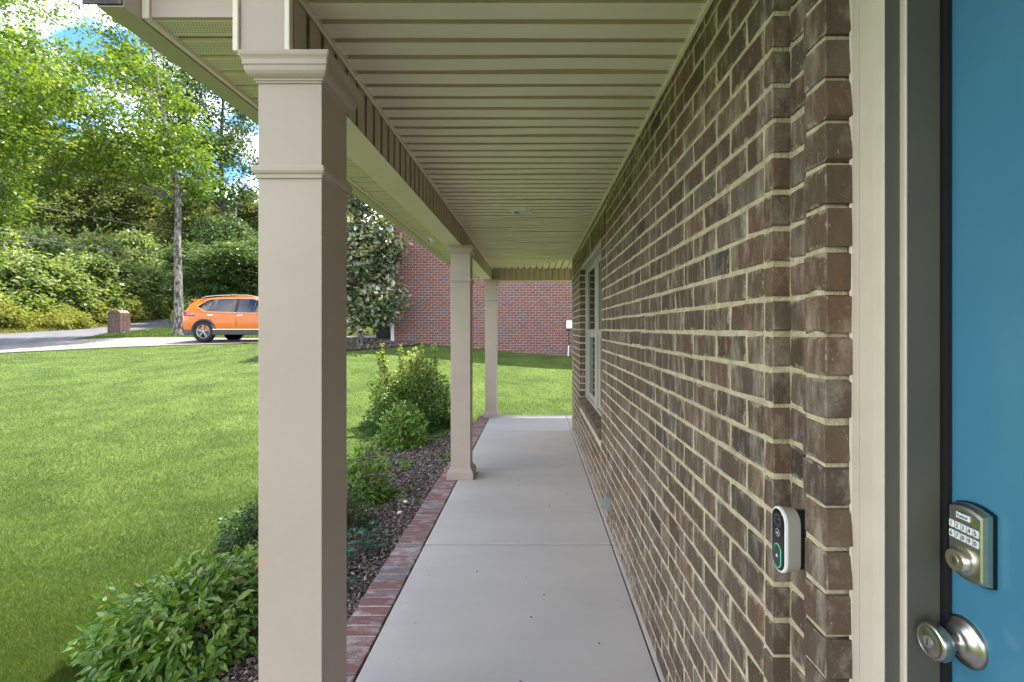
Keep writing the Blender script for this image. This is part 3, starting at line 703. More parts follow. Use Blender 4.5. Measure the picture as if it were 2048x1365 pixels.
# ------------------------------------------------------------------ doorbell, outlet, lamp, camera
bell = empty('video_doorbell', (.53, .992, 1.03), 'white and black video doorbell with green button mounted on brick', 'doorbell', kind='thing')
by, bz = .993, H - .4455; hwid, hh = .029, .068
def stad(x, s):
    r = hwid - s; st = hh - hwid; p = []
    for i in range(13): t = math.pi * i / 12; p.append((x, by + r * math.cos(t), bz + st + r * math.sin(t)))
    for i in range(13): t = math.pi + math.pi * i / 12; p.append((x, by + r * math.cos(t), bz - st + r * math.sin(t)))
    return p
def stad2(x, r, zc, st):
    p = []
    for i in range(11): t = math.pi * i / 10; p.append((x, by + r * math.cos(t), zc + st + r * math.sin(t)))
    for i in range(11): t = math.pi + math.pi * i / 10; p.append((x, by + r * math.cos(t), zc - st + r * math.sin(t)))
    return p
b = MB(); b.loft([stad(.547, .003), stad(.5195, 0)], 'bell_side', True, False); b.loft([stad(.5194, -.0004), stad(.5150, .0), stad(.5138, .002), stad(.5138, .0035)], 'white', True, False); b.loft([stad(.577, .007), stad(.5472, .006)], 'black', True, False); b.build('housing', bell)
b = MB(); b.loft([stad(.516, .004), stad(.5132, .0042), stad(.5125, .006)], 'gloss_black'); b.build('face_plate', bell)
b = MB(); lc = (.5125, by, bz + .040)
b.lathe([(.0148, 0), (.0148, .0012), (.012, .0012), (.0115, .0004)], lc, (-1, 0, 0), 'cladding', 28); b.lathe([(.0085, 0), (.008, .0016), (.004, .0024), (0, .0026)], lc, (-1, 0, 0), 'gloss_black', 20); b.build('lens', bell)
b = MB(); b.lathe([(.0078, 0), (.0078, .0006)], (.5125, by, bz + .014), (-1, 0, 0), 'key', 20, False); b.lathe([(.0068, 0), (.0068, .0009)], (.5125, by, bz + .014), (-1, 0, 0), 'gloss_black', 20, False)
b.tube([(.5113, by + .0045, bz + .011), (.5113, by, bz + .016), (.5113, by - .0045, bz + .011)], .0008, 'key', 4); b.build('emblem', bell)
b = MB(); b.loft([stad2(.5125, .0138, bz - .034, .011), stad2(.5116, .0138, bz - .034, .011)], 'green_led'); b.loft([stad2(.5122, .0122, bz - .034, .011), stad2(.5110, .0122, bz - .034, .011)], 'cladding')
b.add([(.5106, by + .004, bz - .037), (.5106, by - .004, bz - .037), (.5106, by - .0025, bz - .0325), (.5106, by, bz - .030), (.5106, by + .0025, bz - .0325)], [(0, 1, 2, 3, 4)], 'white'); b.build('button', bell)

ol = empty('outlet_cover', (XW, 3.4, .22), 'small grey weatherproof outlet cover low on the brown brick wall', 'outlet cover', kind='thing')
b = MB(); b.box(XW - .012, XW + .002, 3.34, 3.46, .165, .275, 'galv', .002); b.build('plate', ol)
b = MB(); b.extrude([(XW - .0125, .17), (XW - .034, .175), (XW - .036, .225), (XW - .028, .262), (XW - .0125, .268)], 'y', 3.35, 3.45, 'galv')
for q in range(4): b.box(XW - .039, XW - .034, 3.362 + q * .022, 3.370 + q * .022, .18, .24, 'galv')
b.build('lid', ol)
rl = empty('recessed_light', (-.115, 4.03, CEIL), 'round white recessed light in the porch ceiling', 'light', kind='thing')
b = MB(); b.lathe([(.058, -.003), (.060, .008), (.072, .013), (.090, .009), (.099, -.002)], (-.115, 4.03, CEIL - .001), (0, 0, -1), 'white', 36, True, False); b.lathe([(.0585, -.014), (.0575, .004)], (-.115, 4.03, CEIL - .001), (0, 0, -1), 'cladding', 30, True, False); b.build('trim_ring', rl)
b = MB(); b.lathe([(.042, -.01), (.042, .004), (.036, .010), (.022, .014), (0, .015)], (-.106, 4.03, CEIL - .001), (0, 0, -1), 'bulb', 28); b.build('lamp', rl)
sc = empty('security_camera', (-.88, 4.2, zb), 'small white security camera hanging under the eave', 'security camera', kind='thing')
sx, sy = -1.02, 4.72
b = MB(); b.lathe([(.026, 0), (.026, .006), (.016, .012), (.011, .016), (.011, .04)], (sx, sy, ze - .001), (0, 0, -1), 'white', 20); b.build('mount', sc)
ax = Vector((-.62, -.35, -.30)).normalized(); c0 = Vector((sx, sy, ze - .055)) - ax * .02
b = MB(); b.lathe([(.018, 0), (.024, .004), (.028, .02), (.030, .070), (.028, .072)], c0, ax, 'white', 24); b.build('body', sc)
b = MB(); b.lathe([(.0265, .0722), (.026, .0735)], c0, ax, 'gloss_black', 24); b.lathe([(.012, .0736), (.011, .076)], c0, ax, 'cladding', 16); b.build('lens', sc)

# ------------------------------------------------------------------ neighbour's house
NZ = 15.1; NX0 = -4.56; NX1 = 6.0
nh = empty('brick_house', (0, NZ, g1(0, NZ)), 'red brick house side wall with blue grey bricks beyond the lawn', 'house', kind='thing')
zt = H + 5.4
b = MB(); b.box(NX0 + .01, NX1, NZ + .008, NZ + 9, -.4, zt, 'far_mortar'); b.build('wall', nh)
nb = []; Rn = Matrix.Rotation(math.radians(90), 3, 'Z'); z = -.1 ; r = 0
while z < zt - .08:
    ph = 0 if r % 2 == 0 else BL / 2
    x = NX0 + .01 - ph
    while x < 3.2:
        a, c = max(x, NX0), x + BL
        if c - a > .04 and z > g1((a + c) / 2, NZ) - .1: nb.append((((a + c) / 2, NZ, z + CH / 2), c - a - .013, CH - .013, .05, Rn))
        x += BL
    z += CH; r += 1
def nscore(bk):
    x, _, z = bk[0]; px = 1070 + x * F / NZ; py = 657 - (z - H) * F / NZ
    return (0 if (px > 995 and px < 1148 and py > 562 and py < 714) else 1, -z if px < 900 else abs(z - H))
lay(nb, nh, 'far_brick', 300, nscore)
b = MB(); b.box(NX0 - .07, NX0 + .035, NZ - .03, NZ + .06, g1(NX0, NZ) - .1, zt, 'white', .004); b.build('corner_board', nh)
b = MB(); b.extrude([(NZ - .4, zt), (NZ - .4, zt + .15), (NZ + 4.6, zt + 2.9), (NZ + 9.6, zt + .15), (NZ + 9.6, zt)], 'x', NX0 - .35, NX1 + .4, 'shingle'); b.build('roof', nh)
ux = (1139 - 1070) * NZ / F
ub_ = empty('utility_box', (ux, NZ, H), 'small white utility box with a cable on the red brick house', 'utility box', kind='thing')
b = MB(); b.box(ux - .11, ux + .11, NZ - .10, NZ - .001, H - .01, H + .25, 'white', .012); b.build('housing', ub_)
b = MB(); b.tube([(ux - .02, NZ - .03, H - .01), (ux - .02, NZ - .03, H - .3), (ux - .03, NZ - .04, H - .55)], .012, 'cladding', 6); b.tube([(ux - .03, NZ - .04, H - .55), (ux - .05, NZ - .05, g1(ux, NZ) - .02)], .022, 'white', 8); b.build('cable', ub_)

# ------------------------------------------------------------------ wheeled bin
bx, by_ = P(769, 676, 16.2)[0], 16.2; bz_ = g1(bx, by_) + .01
bn = empty('wheeled_bin', (bx, by_, bz_), 'black wheeled bin behind the magnolia by the red brick house', 'bin', kind='thing')
b = MB()
def rr(w, d, z): return [(bx - w, by_ - d, bz_ + z), (bx + w, by_ - d, bz_ + z), (bx + w, by_ + d, bz_ + z), (bx - w, by_ + d, bz_ + z)]
b.loft([rr(.20, .22, .02), rr(.27, .30, .92), rr(.285, .315, .93), rr(.285, .315, .99)], 'plate_green'); b.build('body', bn)
b = MB(); b.loft([rr(.30, .33, .992), rr(.295, .325, 1.03), rr(.2, .22, 1.07)], 'plate_green'); b.build('lid', bn)
for s in (-1, 1):
    b = MB(); b.lathe([(.09, -.025), (.11, -.02), (.11, .02), (.09, .025), (.05, .026)], (bx + .17, by_ + s * .25, bz_ + .115), (0, 1, 0), 'tyre', 20); b.build('wheel', bn)

# ------------------------------------------------------------------ orange car
CW = .91
cx0 = -13.14; cyn = 17.35; cz = g1(-12.2, 18.0) + .05
car = empty('parked_car', (cx0, cyn + CW, cz), 'orange crossover car parked on the driveway', 'car', kind='thing')
def cst(u):  # stations: bottom, beltline, roof heights and half widths along the car (rear at 0)
    X = np.array([0, .06, .25, .45, .8, 1.3, 2.0, 2.6, 2.9, 3.3, 3.65, 3.9, 4.3, 4.55, 4.69])
    zb_ = [.50, .42, .34, .26, .24, .24, .24, .24, .24, .24, .24, .24, .27, .33, .42]
    zs = [.98, 1.08, 1.14, 1.14, 1.12, 1.09, 1.07, 1.05, 1.045, 1.04, 1.03, 1.0, .95, .86, .72]
    zr = [1.02, 1.12, 1.42, 1.575, 1.625, 1.665, 1.685, 1.665, 1.60, 1.36, 1.13, 1.08, 1.01, .90, .74]
    wl_ = [.70, .80, .87, .895, .905, .91, .91, .91, .91, .91, .91, .905, .86, .76, .60]
    wr = [.66, .68, .66, .63, .62, .625, .63, .63, .64, .66, .70, .74, .72, .66, .55]
    return [float(np.interp(u, X, q)) for q in (zb_, zs, zr, wl_, wr)]
us = [0, .03, .06, .15, .25, .35, .45, .6, .8, 1.05, 1.3, 1.65, 2.0, 2.3, 2.6, 2.75, 2.9, 3.1, 3.3, 3.5, 3.65, 3.9, 4.1, 4.3, 4.45, 4.55, 4.63, 4.69]
def car_ring(u):
    a, s_, r_, w, wr_ = cst(u); p = []
    half = [(w * .86, a), (w * .97, a + .05), (w * 1.0, a + .16), (w * .985, (a + s_) * .5 + .02), (w * 1.0, s_ - .16), (w * .985, s_ - .04), (w * .955, s_), (wr_ + (w * .955 - wr_) * .12, s_ + (r_ - s_) * .86), (wr_ * .93, r_ - (r_ - s_) * .04), (wr_ * .6, r_ + .008), (0, r_ + .012)]
    for y_, z_ in half: p.append((cx0 + u, cyn + CW - y_, cz + z_))
    for y_, z_ in reversed(half[:-1]): p.append((cx0 + u, cyn + CW + y_, cz + z_))
    return p
b = MB(); b.loft([car_ring(u) for u in us], 'orange', True, True); b.build('body', car)
def side(u, t, sgn=-1, off=.006):
    """point on the side glass plane, t 0 at the belt and 1 at the roof edge"""
    a, s_, r_, w, wr_ = cst(u); y0, z0 = w * .955, s_; y1, z1 = wr_ + (w * .955 - wr_) * .12, s_ + (r_ - s_) * .86
    return (cx0 + u, cyn + CW + sgn * (y0 + (y1 - y0) * t + off), cz + z0 + (z1 - z0) * t)
def strip(u0, u1, lo, hi, sgn, k, off, n=10):
    b = MB(); a = []; 
    for i in range(n + 1):
        u = u0 + (u1 - u0) * i / n; a.append((side(u, lo(u), sgn, off), side(u, hi(u), sgn, off)))
    vs = [q for p in a for q in p]; b.add(vs, [(2 * i, 2 * i + 1, 2 * i + 3, 2 * i + 2) for i in range(n)], k); return b
hi_f = lambda u: float(np.interp(u, [.62, .95, 2.65, 3.0, 3.42], [.42, .97, .97, .90, .10]))
lo_f = lambda u: float(np.interp(u, [.62, .95, 3.42], [.36, .02, .02]))
for sgn in (-1, 1):
    for u0, u1, nm in ((.62, 1.10, 'window'), (1.14, 2.00, 'window'), (2.12, 3.36, 'window')): strip(u0, u1, lo_f, hi_f, sgn, 'car_glass', .007).build(nm, car)
    b = strip(2.00, 2.12, lo_f, hi_f, sgn, 'gloss_black', .0065, 2); b.mats; q = strip(1.10, 1.14, lo_f, hi_f, sgn, 'gloss_black', .0065, 2)
    b.add(q.v, q.f, 'gloss_black'); b.build('window_post', car)
    b = MB(); n = 30
    b.tube([side(.58 + 2.84 * i / n, lo_f(.62 + 2.78 * i / n) - .03, sgn, .008) for i in range(n + 1)], .011, 'chrome', 5)
    b.tube([side(.58 + 2.84 * i / n, hi_f(.62 + 2.78 * i / n) + .03, sgn, .008) for i in range(n + 1)], .010, 'chrome', 5); b.build('window_trim', car)
    b = MB(); ys = cyn + CW + sgn * .62
    b.tube([(cx0 + u, ys, cz + z) for u, z in ((.62, 1.60), (.78, 1.665), (1.1, 1.70), (1.8, 1.73), (2.4, 1.715), (2.75, 1.66))], [.012, .02, .02, .02, .02, .012], 'galv', 6); b.build('roof_rail', car)
    yo = cyn + CW + sgn * CW
    def flank(u, z, o=.004):
        a, s_, r_, w, wr_ = cst(u); return (cx0 + u, cyn + CW + sgn * (w * .995 + o), cz + z)
    for u in (1.16, 2.10, 3.30):                      # door shut lines
        b = MB(); b.tube([flank(u + (.25 if u < 1.5 and z < .75 else 0) * (.75 - z) / .4, z, -.003) for z in (.42, .55, .75, .9, 1.03)], .006, 'black', 4); b.build('shut_line', car)
    for u in (1.05, 2.15):
        b = MB(); b.loft([[flank(u + dx, .955 + dz + .015 * (u < 1.5), o_) for dx, dz in ((0, -.014), (.2, -.010), (.2, .016), (0, .014))] for o_ in (-.01, .03)], 'chrome'); b.build('door_handle', car)
    b = MB(); b.loft([[flank(u, z, o_) for z, o_ in ((.24, .0), (.26, .022), (.40, .022), (.43, .004))] for u in (.12, .3, .9, 1.5, 2.3, 3.1, 3.7, 4.2)], 'cladding', False, False, False); b.build('sill_cladding', car)
    b = MB(); b.loft([[flank(u, z, o_) for z, o_ in ((.425, .0), (.43, .026), (.452, .026), (.456, .0))] for u in (1.25, 2.0, 3.0, 3.4)], 'chrome', False, False, False); b.build('sill_trim', car)
    b = MB(); mc = Vector((cx0 + 3.08, cyn + CW + sgn * 1.02, cz + 1.10)); b.loft([[tuple(mc + Vector((dx, sgn * dy * k_, dz * k_))) for dy, dz in ((-.12, -.06), (.10, -.07), (.11, .05), (0, .09), (-.12, .07))] for dx, k_ in ((-.08, .9), (-.03, 1), (.08, .8), (.14, .3))], 'orange', True, False); b.build('wing_mirror', car)
    b = MB(); b.loft([[flank(u, z, o_) for u, z, o_ in ((u_, .93, .004), (u_, .945 + .02, .02), (u_, zt_, .016), (u_, zt_ + .01, .0))] for u_, zt_ in ((.0, 1.0), (.1, 1.09), (.25, 1.10), (.45, 1.03), (.56, .99))], 'tail', False, False, False); b.build('tail_light', car)
    b = MB(); b.loft([[flank(u, z, .01) for z in (.74, .88)] for u in (4.1, 4.35, 4.5)], 'bulb', False, False, False); b.build('headlight', car)
    for uw in (.90, 3.60):
        wc = (cx0 + uw, cyn + CW + sgn * (CW - .115), cz + .36)
        b = MB(); ar = []
        for r_, o_ in ((.40, -.02), (.405, .012), (.46, .016), (.475, -.01)):
            ar.append([(wc[0] + r_ * math.cos(t), yo + sgn * o_, wc[2] + r_ * math.sin(t)) for t in [math.radians(-18 + 216 * i / 24) for i in range(25)]])
        b.loft(ar, 'cladding', False, True, False); b.build('wheel_arch', car)
        b = MB(); b.lathe([(.402, 0), (.402, .1045), (.2, .105)], wc, (0, sgn, 0), 'black', 32); b.build('wheel_well', car)
        b = MB(); b.lathe([(.24, .10), (.25, .132), (.33, .142), (.356, .128), (.362, .10), (.362, .0)], wc, (0, sgn, 0), 'tyre', 36); wh = b.build('wheel', car)
        b = MB(); b.lathe([(.236, .11), (.246, .136), (.236, .138), (.226, .12)], wc, (0, sgn, 0), 'alloy', 32, True, False)
        for k_ in range(5):
            for dlt in (-.13, .13):
                t = math.radians(90 + 72 * k_); t2 = t + dlt
                p0 = Vector((math.cos(t), 0, math.sin(t))) * .04; p1 = Vector((math.cos(t2), 0, math.sin(t2))) * .235
                b.tube([Vector(wc) + p0 + Vector((0, sgn * .135, 0)), Vector(wc) + p1 + Vector((0, sgn * .132, 0))], [.015, .012], 'alloy', 5)
        b.lathe([(.055, .12), (.05, .142), (.03, .146)], wc, (0, sgn, 0), 'alloy', 16); b.build('rim', wh)
b = MB(); rw = []
for t in (0, .5, 1):
    u = .075 + .22 * t + .04; a, s_, r_, w, wr_ = cst(u); rw.append([(cx0 + .045 + .235 * t, cyn + CW + q * (.60 - .06 * t), cz + 1.11 + .33 * t) for q in (-1, 1)])
b.loft(rw, 'car_glass', False, False, False); b.build('rear_window', car)
b = MB(); b.loft([[(cx0 + x_, cyn + CW + q, cz + z_) for x_, z_ in ((.42, 1.575), (.20, 1.575), (.19, 1.555), (.35, 1.50))] for q in (-.60, .60)], 'orange'); b.build('spoiler', car)
b = MB(); b.loft([[(cx0 + x_, cyn + CW + q * w_, cz + z_) for x_, z_ in ((.0, .70), (-.035, .62), (-.04, .50), (-.01, .42), (.25, .42), (.35, .66))] for q, w_ in ((-.80, .70), (-.70, 1), (.70, 1), (.80, .70))], 'orange'); b.build('bumper', car)
b = MB(); b.box(cx0 - .005, cx0 + .30, cyn + .16, cyn + 2 * CW - .16, cz + .30, cz + .425, 'cladding', .01); b.build('bumper_skirt', car)

# ------------------------------------------------------------------ brick letterbox pillar, path lamps
px_, pz_ = P(238, 664, 23)[0], 23.; pg = g1(px_, pz_)
mb_ = empty('mailbox_pillar', (px_, pz_, pg), 'brick mailbox pillar with rounded top beside the road', 'mailbox', kind='thing')
hw_, ht = .30, 1.14
def outl(z): return hw_ if z < ht - .18 else hw_ - .18 + math.sqrt(max(.0001, .0324 - (z - ht + .18) ** 2))
b = MB(); prof = [(px_ - hw_ + .01, pg - .1)] + [(px_ - outl(z) + .01, pg + z) for z in np.linspace(0, ht - .01, 14)] + [(px_ + outl(z) - .01, pg + z) for z in np.linspace(ht - .01, 0, 14)] + [(px_ + hw_ - .01, pg - .1)]
b.extrude(prof, 'y', pz_ - .27, pz_ + .27, 'mail_mortar'); b.build('core', mb_)
V, Fs, o = [], [], 0; r = 0; z = 0
while z < ht - .03:
    w = outl(min(z + .065, ht - .01)); x = px_ - w - (.1 if r % 2 else 0)
    while x < px_ + w:
        a, c = max(x, px_ - w), min(x + .2, px_ + w)
        if c - a > .03:
            v, fc = brick_geo(c - a - .012, .055, .05, r); v = v @ np.array(Rn).T + np.array(((a + c) / 2, pz_ - .28, pg + z + .033)); V.append(v); Fs.extend([[o + q for q in f_] for f_ in fc]); o += len(v)
        x += .2
    for s in (-1, 1):
        for yy in (-.2, 0, .2):
            v, fc = brick_geo(.18, .055, .03, r); v = v * np.array([-s, 1, 1]) * np.array([-1, 1, 1]) * np.array([-1, 1, 1]) + np.array((px_ + s * (w + .005), pz_ + yy, pg + z + .033)); V.append(v); Fs.extend([[o + q for q in f_] for f_ in fc]); o += len(v)
    z += .067; r += 1
me = bpy.data.meshes.new('brickwork'); me.from_pydata(np.concatenate(V).tolist(), [], Fs); me.materials.append(M['mail_brick'])
tag(link('brickwork', me, mb_), kind='stuff')
for (px, py, Z), lab in (((248.5, 672, 20.6), 'small black path lamp in front of the brick mailbox pillar'), ((295, 665, 22.), 'small black path lamp between mailbox pillar and tree trunk')):
    x = P(px, py, Z)[0]; g = g1(x, Z)
    pl = empty('path_lamp', (x, Z, g), lab, 'path lamp', 'path lamps on the grass island', 'thing')
    b = MB(); b.lathe([(.012, -.05), (.012, .14)], (x, Z, g), (0, 0, 1), 'black', 8); b.build('stake', pl)
    b = MB(); b.lathe([(.022, .14), (.024, .145), (.022, .22), (.02, .225)], (x, Z, g), (0, 0, 1), 'galv', 12); b.build('lantern', pl)
    b = MB(); b.lathe([(.09, .226), (.085, .235), (.03, .255)], (x, Z, g), (0, 0, 1), 'black', 14); b.build('cap', pl)

# ------------------------------------------------------------------ trees
def rnd_dir(n, r=RNG):
    v = r.normal(size=(n, 3)); return unit(v)
def tree_meshes(seed, trunk, r0, blobs, n_limb, n_cl, per, cl_r, leaf, lk, bark='bark', shape='quad', flat=.55, droop=.25, shell=.55, lw=1.):
    """trunk: list of local points; blobs: (cx,cy,cz,rx,ry,rz,weight) of the crown"""
    r = np.random.default_rng(seed); b = MB()
    tr = np.array(trunk, float); n = len(tr)
    rad = [r0 * (1.35 if i == 0 else 1) * (1 - .75 * i / (n - 1)) for i in range(n)]
    b.tube(tr.tolist(), rad, bark, 10)
    w = np.array([q[6] for q in blobs], float); w /= w.sum()
    def sample(m, sh):
        k = r.choice(len(blobs), m, p=w); B = np.array([q[:6] for q in blobs])[k]
        u = unit(r.normal(size=(m, 3))) * (sh + (1 - sh) * r.random((m, 1)) ** .5) ; return B[:, :3] + u * B[:, 3:]
    nodes = [tr[i] for i in range(n // 3, n)]
    for t in sample(n_limb, .3):
        best = min(range(n // 3, n), key=lambda i: np.linalg.norm(tr[i] - t) + max(0, tr[i][2] - t[2]) * 1.5)
        a = tr[best]; L = np.linalg.norm(t - a); mid = (a + t) / 2 + r.normal(size=3) * L * .08 + np.array([0, 0, L * .10])
        pts = [(1 - s) ** 2 * a + 2 * s * (1 - s) * mid + s * s * t for s in np.linspace(0, 1, 7)]
        rr_ = max(.02, rad[best] * .42); b.tube([p.tolist() for p in pts], np.linspace(rr_, rr_ * .25, 7).tolist(), bark, 5); nodes += pts[2:]
    nodes = np.array(nodes); C = sample(n_cl, shell)
    for c in C[::2]:
        k = np.argmin(np.linalg.norm(nodes - c, axis=1)); a = nodes[k]; mid = (a + c) / 2 + r.normal(size=3) * .12
        b.tube([a.tolist(), mid.tolist(), c.tolist()], [r0 * .07, r0 * .05, r0 * .025], bark, 3)
    m = n_cl * per; ci = np.repeat(np.arange(n_cl), per); sc_ = (cl_r * (.6 + .8 * r.random(n_cl)))[ci]
    off = r.normal(size=(m, 3)) * .55; pos = C[ci] + off * sc_[:, None] * np.array([1, 1, flat])
    dr = unit(off * np.array([1, 1, .3]) + r.normal(size=(m, 3)) * .5 + np.array([0, 0, -droop]))
    nr = unit(np.array([0, 0, 1.]) + r.normal(size=(m, 3)) * .55)
    tone = np.clip(.45 + .25 * r.normal(size=n_cl)[ci] * .6 + .22 * r.normal(size=m), 0, 1)
    lm = leaf_mesh('crown', pos, dr, nr, leaf * (.65 + .7 * r.random(m)), lk, shape, lw, tone)
    return b.mesh('trunk'), lm
def place_tree(name, ms, loc, rz, sc_, label, cat, group=None):
    o = empty(name, loc, label, cat, group, 'thing', rz); o.scale = sc_ if hasattr(sc_, '__len__') else (sc_,) * 3
    link('trunk', ms[0], o, world=False); link('crown', ms[1], o, world=False); return o

tx, ty = P(357, 671, 21)[0], 21.; tg = g1(tx, ty)
main = tree_meshes(11, [(0, 0, -.1), (.02, 0, .5), (.0, 0, 2), (-.08, .05, 4), (-.1, .1, 6), (-.35, .1, 8), (-.8, 0, 10.5), (-1.2, 0, 13)], .205,
    [(-2.4, -.5, 9.6, 3.3, 2.8, 2.8, 2.2), (-5.6, -.8, 8.8, 2.8, 2.6, 2.4, 2.0), (-1.0, 0, 7.7, 2.5, 2.2, 1.6, 1.4), (-4.9, -.5, 13.6, 4.0, 2.8, 2.0, 1.0), (-8.2, -1, 11.0, 2.6, 2.6, 3.0, 1.3), (-6.9, -1, 6.0, 1.6, 1.4, 1.0, .35)],
    26, 560, 62, .50, .165, 'l_tree', lw=.95)
place_tree('maple_tree', main, (tx, ty, tg), 0, 1, 'bright green leafy tree with bare grey trunk beside the orange car', 'tree')
left = tree_meshes(12, [(0, 0, -.1), (0, 0, 2), (.1, 0, 4), (.2, .1, 6.5), (.3, .2, 10)], .24,
    [(1.6, -.5, 6.2, 2.0, 1.8, 2.4, 2), (3.3, -.5, 8.6, 2.4, 1.8, 1.8, 1.8), (0, 0, 9.5, 3.5, 3.5, 3, 2), (2.7, -.4, 4.7, .8, .7, .9, .35)], 14, 330, 56, .42, .15, 'l_tree', lw=.95)
place_tree('maple_tree', left, (-20.4, 15.6, g1(-20.4, 15.6)), 0, 1, 'leafy branches of a tree reaching in at the left edge', 'tree')
tall = tree_meshes(13, [(0, 0, -.1), (0, 0, 4), (.2, 0, 9), (.0, .1, 14), (.2, .2, 20)], .30,
    [(-1.2, 0, 17, 3.6, 3, 4.2, 2), (-5, 0, 20, 3.6, 3.2, 3.4, 1.3), (.6, 0, 12.0, 2.6, 2.6, 3.0, 1.0), (-3.4, 0, 13.5, 3.2, 2.6, 3, .8)], 16, 380, 56, .75, .28, 'l_dark', 'bark_dark')
x = P(440, 640, 39)[0]; place_tree('oak_tree', tall, (x, 39, g1(x, 39)), 0, 1, 'tall dark green tree against the sky above the orange car', 'tree')

oakv = [tree_meshes(20 + i, [(0, 0, -.1), (0, 0, 3), (.2, .1, 6), (.1, .2, 10), (.3, .3, 14)], .2,
    [(0, 0, 10, 3.6, 3.6, 4.5, 2), (1.5, .5, 7.5, 2.6, 2.6, 2.4, 1), (-1.3, -.6, 12.5, 2.6, 2.6, 2.6, 1)], 10, 300, 48, .8, .34, 'l_dark', 'bark_dark') for i in range(2)]
cedv = [tree_meshes(30 + i, [(0, 0, -.1), (0, 0, 3), (.1, 0, 6), (.15, .1, 9), (.1, .1, 12)], .15,
    [(0, 0, 4.6, 2.2, 2.2, 2.2, 1.6), (0, 0, 7.5, 1.8, 1.8, 2.4, 1.4), (.1, 0, 10.3, 1.1, 1.1, 2.2, .8)], 16, 300, 60, .5, .30, 'l_cedar', 'bark_dark', 'quad', .7, .1, .4, .7) for i in range(3)]
shv = [tree_meshes(40 + i, [(0, 0, -.1), (.05, 0, .5), (.1, .1, 1.2), (.1, .2, 2.2)], .07,
    [(0, 0, 2.0, 1.7, 1.7, 1.9, 2), (.9, -.3, 1.2, 1.2, 1.2, 1.1, 1), (-.9, -.4, 1.1, 1.2, 1.2, 1.0, 1), (.2, .2, 3.1, 1.0, 1.0, 1.0, .6)], 9, 200, 52, .45, .25, 'l_shrub', 'twig', 'quad', .6, .3, .5, .8) for i in range(4)]
lowv = [tree_meshes(50 + i, [(0, 0, -.05), (.05, 0, .3), (.0, .1, .7)], .02,
    [(0, 0, .55, .8, .8, .6, 2), (.5, 0, .4, .5, .5, .4, 1), (-.4, 0, .9, .3, .3, .5, .5)], 5, 60, 40, .26, .15, 'l_yellow', 'twig', 'quad', .7, .1, .3, .6) for i in range(2)]
def where(px):
    for lim, t in ((-20, 'just outside the left edge'), (20, 'at the left edge'), (70, 'a little in from the left edge'), (125, 'left of the mailbox pillar'), (180, 'just left of the mailbox pillar'), (215, 'over the left side of the mailbox pillar'), (245, 'directly above the mailbox pillar'), (275, 'just right of the mailbox pillar'), (305, 'between mailbox pillar and bare tree trunk'), (337, 'just left of the bare tree trunk'), (366, 'behind the bare tree trunk'), (395, 'just right of the bare tree trunk'), (425, 'over the rear of the orange car'), (465, 'over the middle of the orange car'), (520, 'between the orange car and nearest column'), (690, 'hidden behind the nearest column'), (722, 'left of the magnolia trunk'), (765, 'right of the magnolia trunk'), (9999, 'behind the corner of the red brick house')):
        if px <= lim: return t
for i, (px, Z, h) in enumerate([(-60, 26, 4.4), (30, 27.5, 4.7), (-10, 31, 6.2), (105, 29.5, 4.2), (165, 32, 5.0), (80, 34, 6.6), (225, 34, 4.5), (285, 36.5, 4.2), (190, 37, 6.5), (335, 40, 4.8), (270, 42, 7.0), (385, 43, 5.5), (330, 46, 7.5)]):
    x = (px - 1070) * Z / F; place_tree('woodland_shrub', shv[i % 4], (x, Z, g1(x, Z) - .1), i * 1.7, (1.15, 1.15, h / 4.1), ('front pale green shrub ' if Z < 33 + px * .012 else 'taller pale green shrub ') + where(px) + (' beyond the road' if Z != 40 else ' nearer the road bend'), 'shrub', 'shrubs of the thicket beyond the road')
for i, (px, Z, h) in enumerate([(415, 33, 4.6), (455, 31.5, 4.5), (500, 33, 5.0), (470, 37, 6.8), (690, 36, 4.2), (745, 38, 4.5), (800, 36, 4.4)]):
    x = (px - 1070) * Z / F; o = place_tree('roadside_shrub', oakv[i % 2], (x, Z, g1(x, Z) - .9 * h / 14 * 3), i * 2.1, (.62, .62, h / 11), 'dark green shrub ' + where(px) + (', taller one' if Z == 37 else ', farther one' if Z == 34 else '') + ' behind the driveway', 'shrub', 'dark shrubs behind the driveway')
for i, (px, Z) in enumerate([(150, 28.2), (205, 31), (262, 33.2), (310, 36), (350, 38.6), (95, 26.9), (40, 25.6), (-5, 24.8), (385, 29.5), (415, 28)]):
    x = (px - 1070) * Z / F; s = .9 + .5 * ((i * 37) % 10) / 10
    place_tree('weed_clump', lowv[i % 2], (x, Z, g1(x, Z)), i * 1.3, s, 'low yellow green weeds ' + where(px) + ' along the road', 'weeds', 'weeds on the verge')
for i, (px, Z, s) in enumerate([(-40, 44, 1.15), (45, 46, 1.05), (110, 45, 1.2), (175, 47, 1.1), (235, 48, 1.15), (300, 49, 1.1), (345, 47, .95), (405, 48, 1.1), (450, 46, .95), (495, 47, .98), (140, 54, 1.4), (270, 56, 1.35), (20, 54, 1.45), (545, 47, 1.0), (505, 55, 1.05)]):
    x = (px - 1070) * Z / F; place_tree('cedar_tree', cedv[i % 3], (x, Z, g1(x, Z) - .2), i * 2.3, s, ('large ' if Z > 50 else '') + 'olive cedar tree ' + where(px) + ' in the wood', 'tree', 'cedars in the wood')
for i, (px, Z, s) in enumerate([(-60, 56, 1.5), (60, 58, 1.55), (160, 60, 1.5), (250, 60, 1.45), (340, 58, 1.2), (650, 50, .8), (735, 46, .62), (790, 44, .60), (700, 42, .5)]):
    x = (px - 1070) * Z / F; place_tree('woodland_tree', oakv[i % 2], (x, Z, g1(x, Z) - .2), i * 1.9, s, 'broad dark leafy tree ' + where(px) + ' at the back', 'tree', 'leafy trees at the back of the wood')

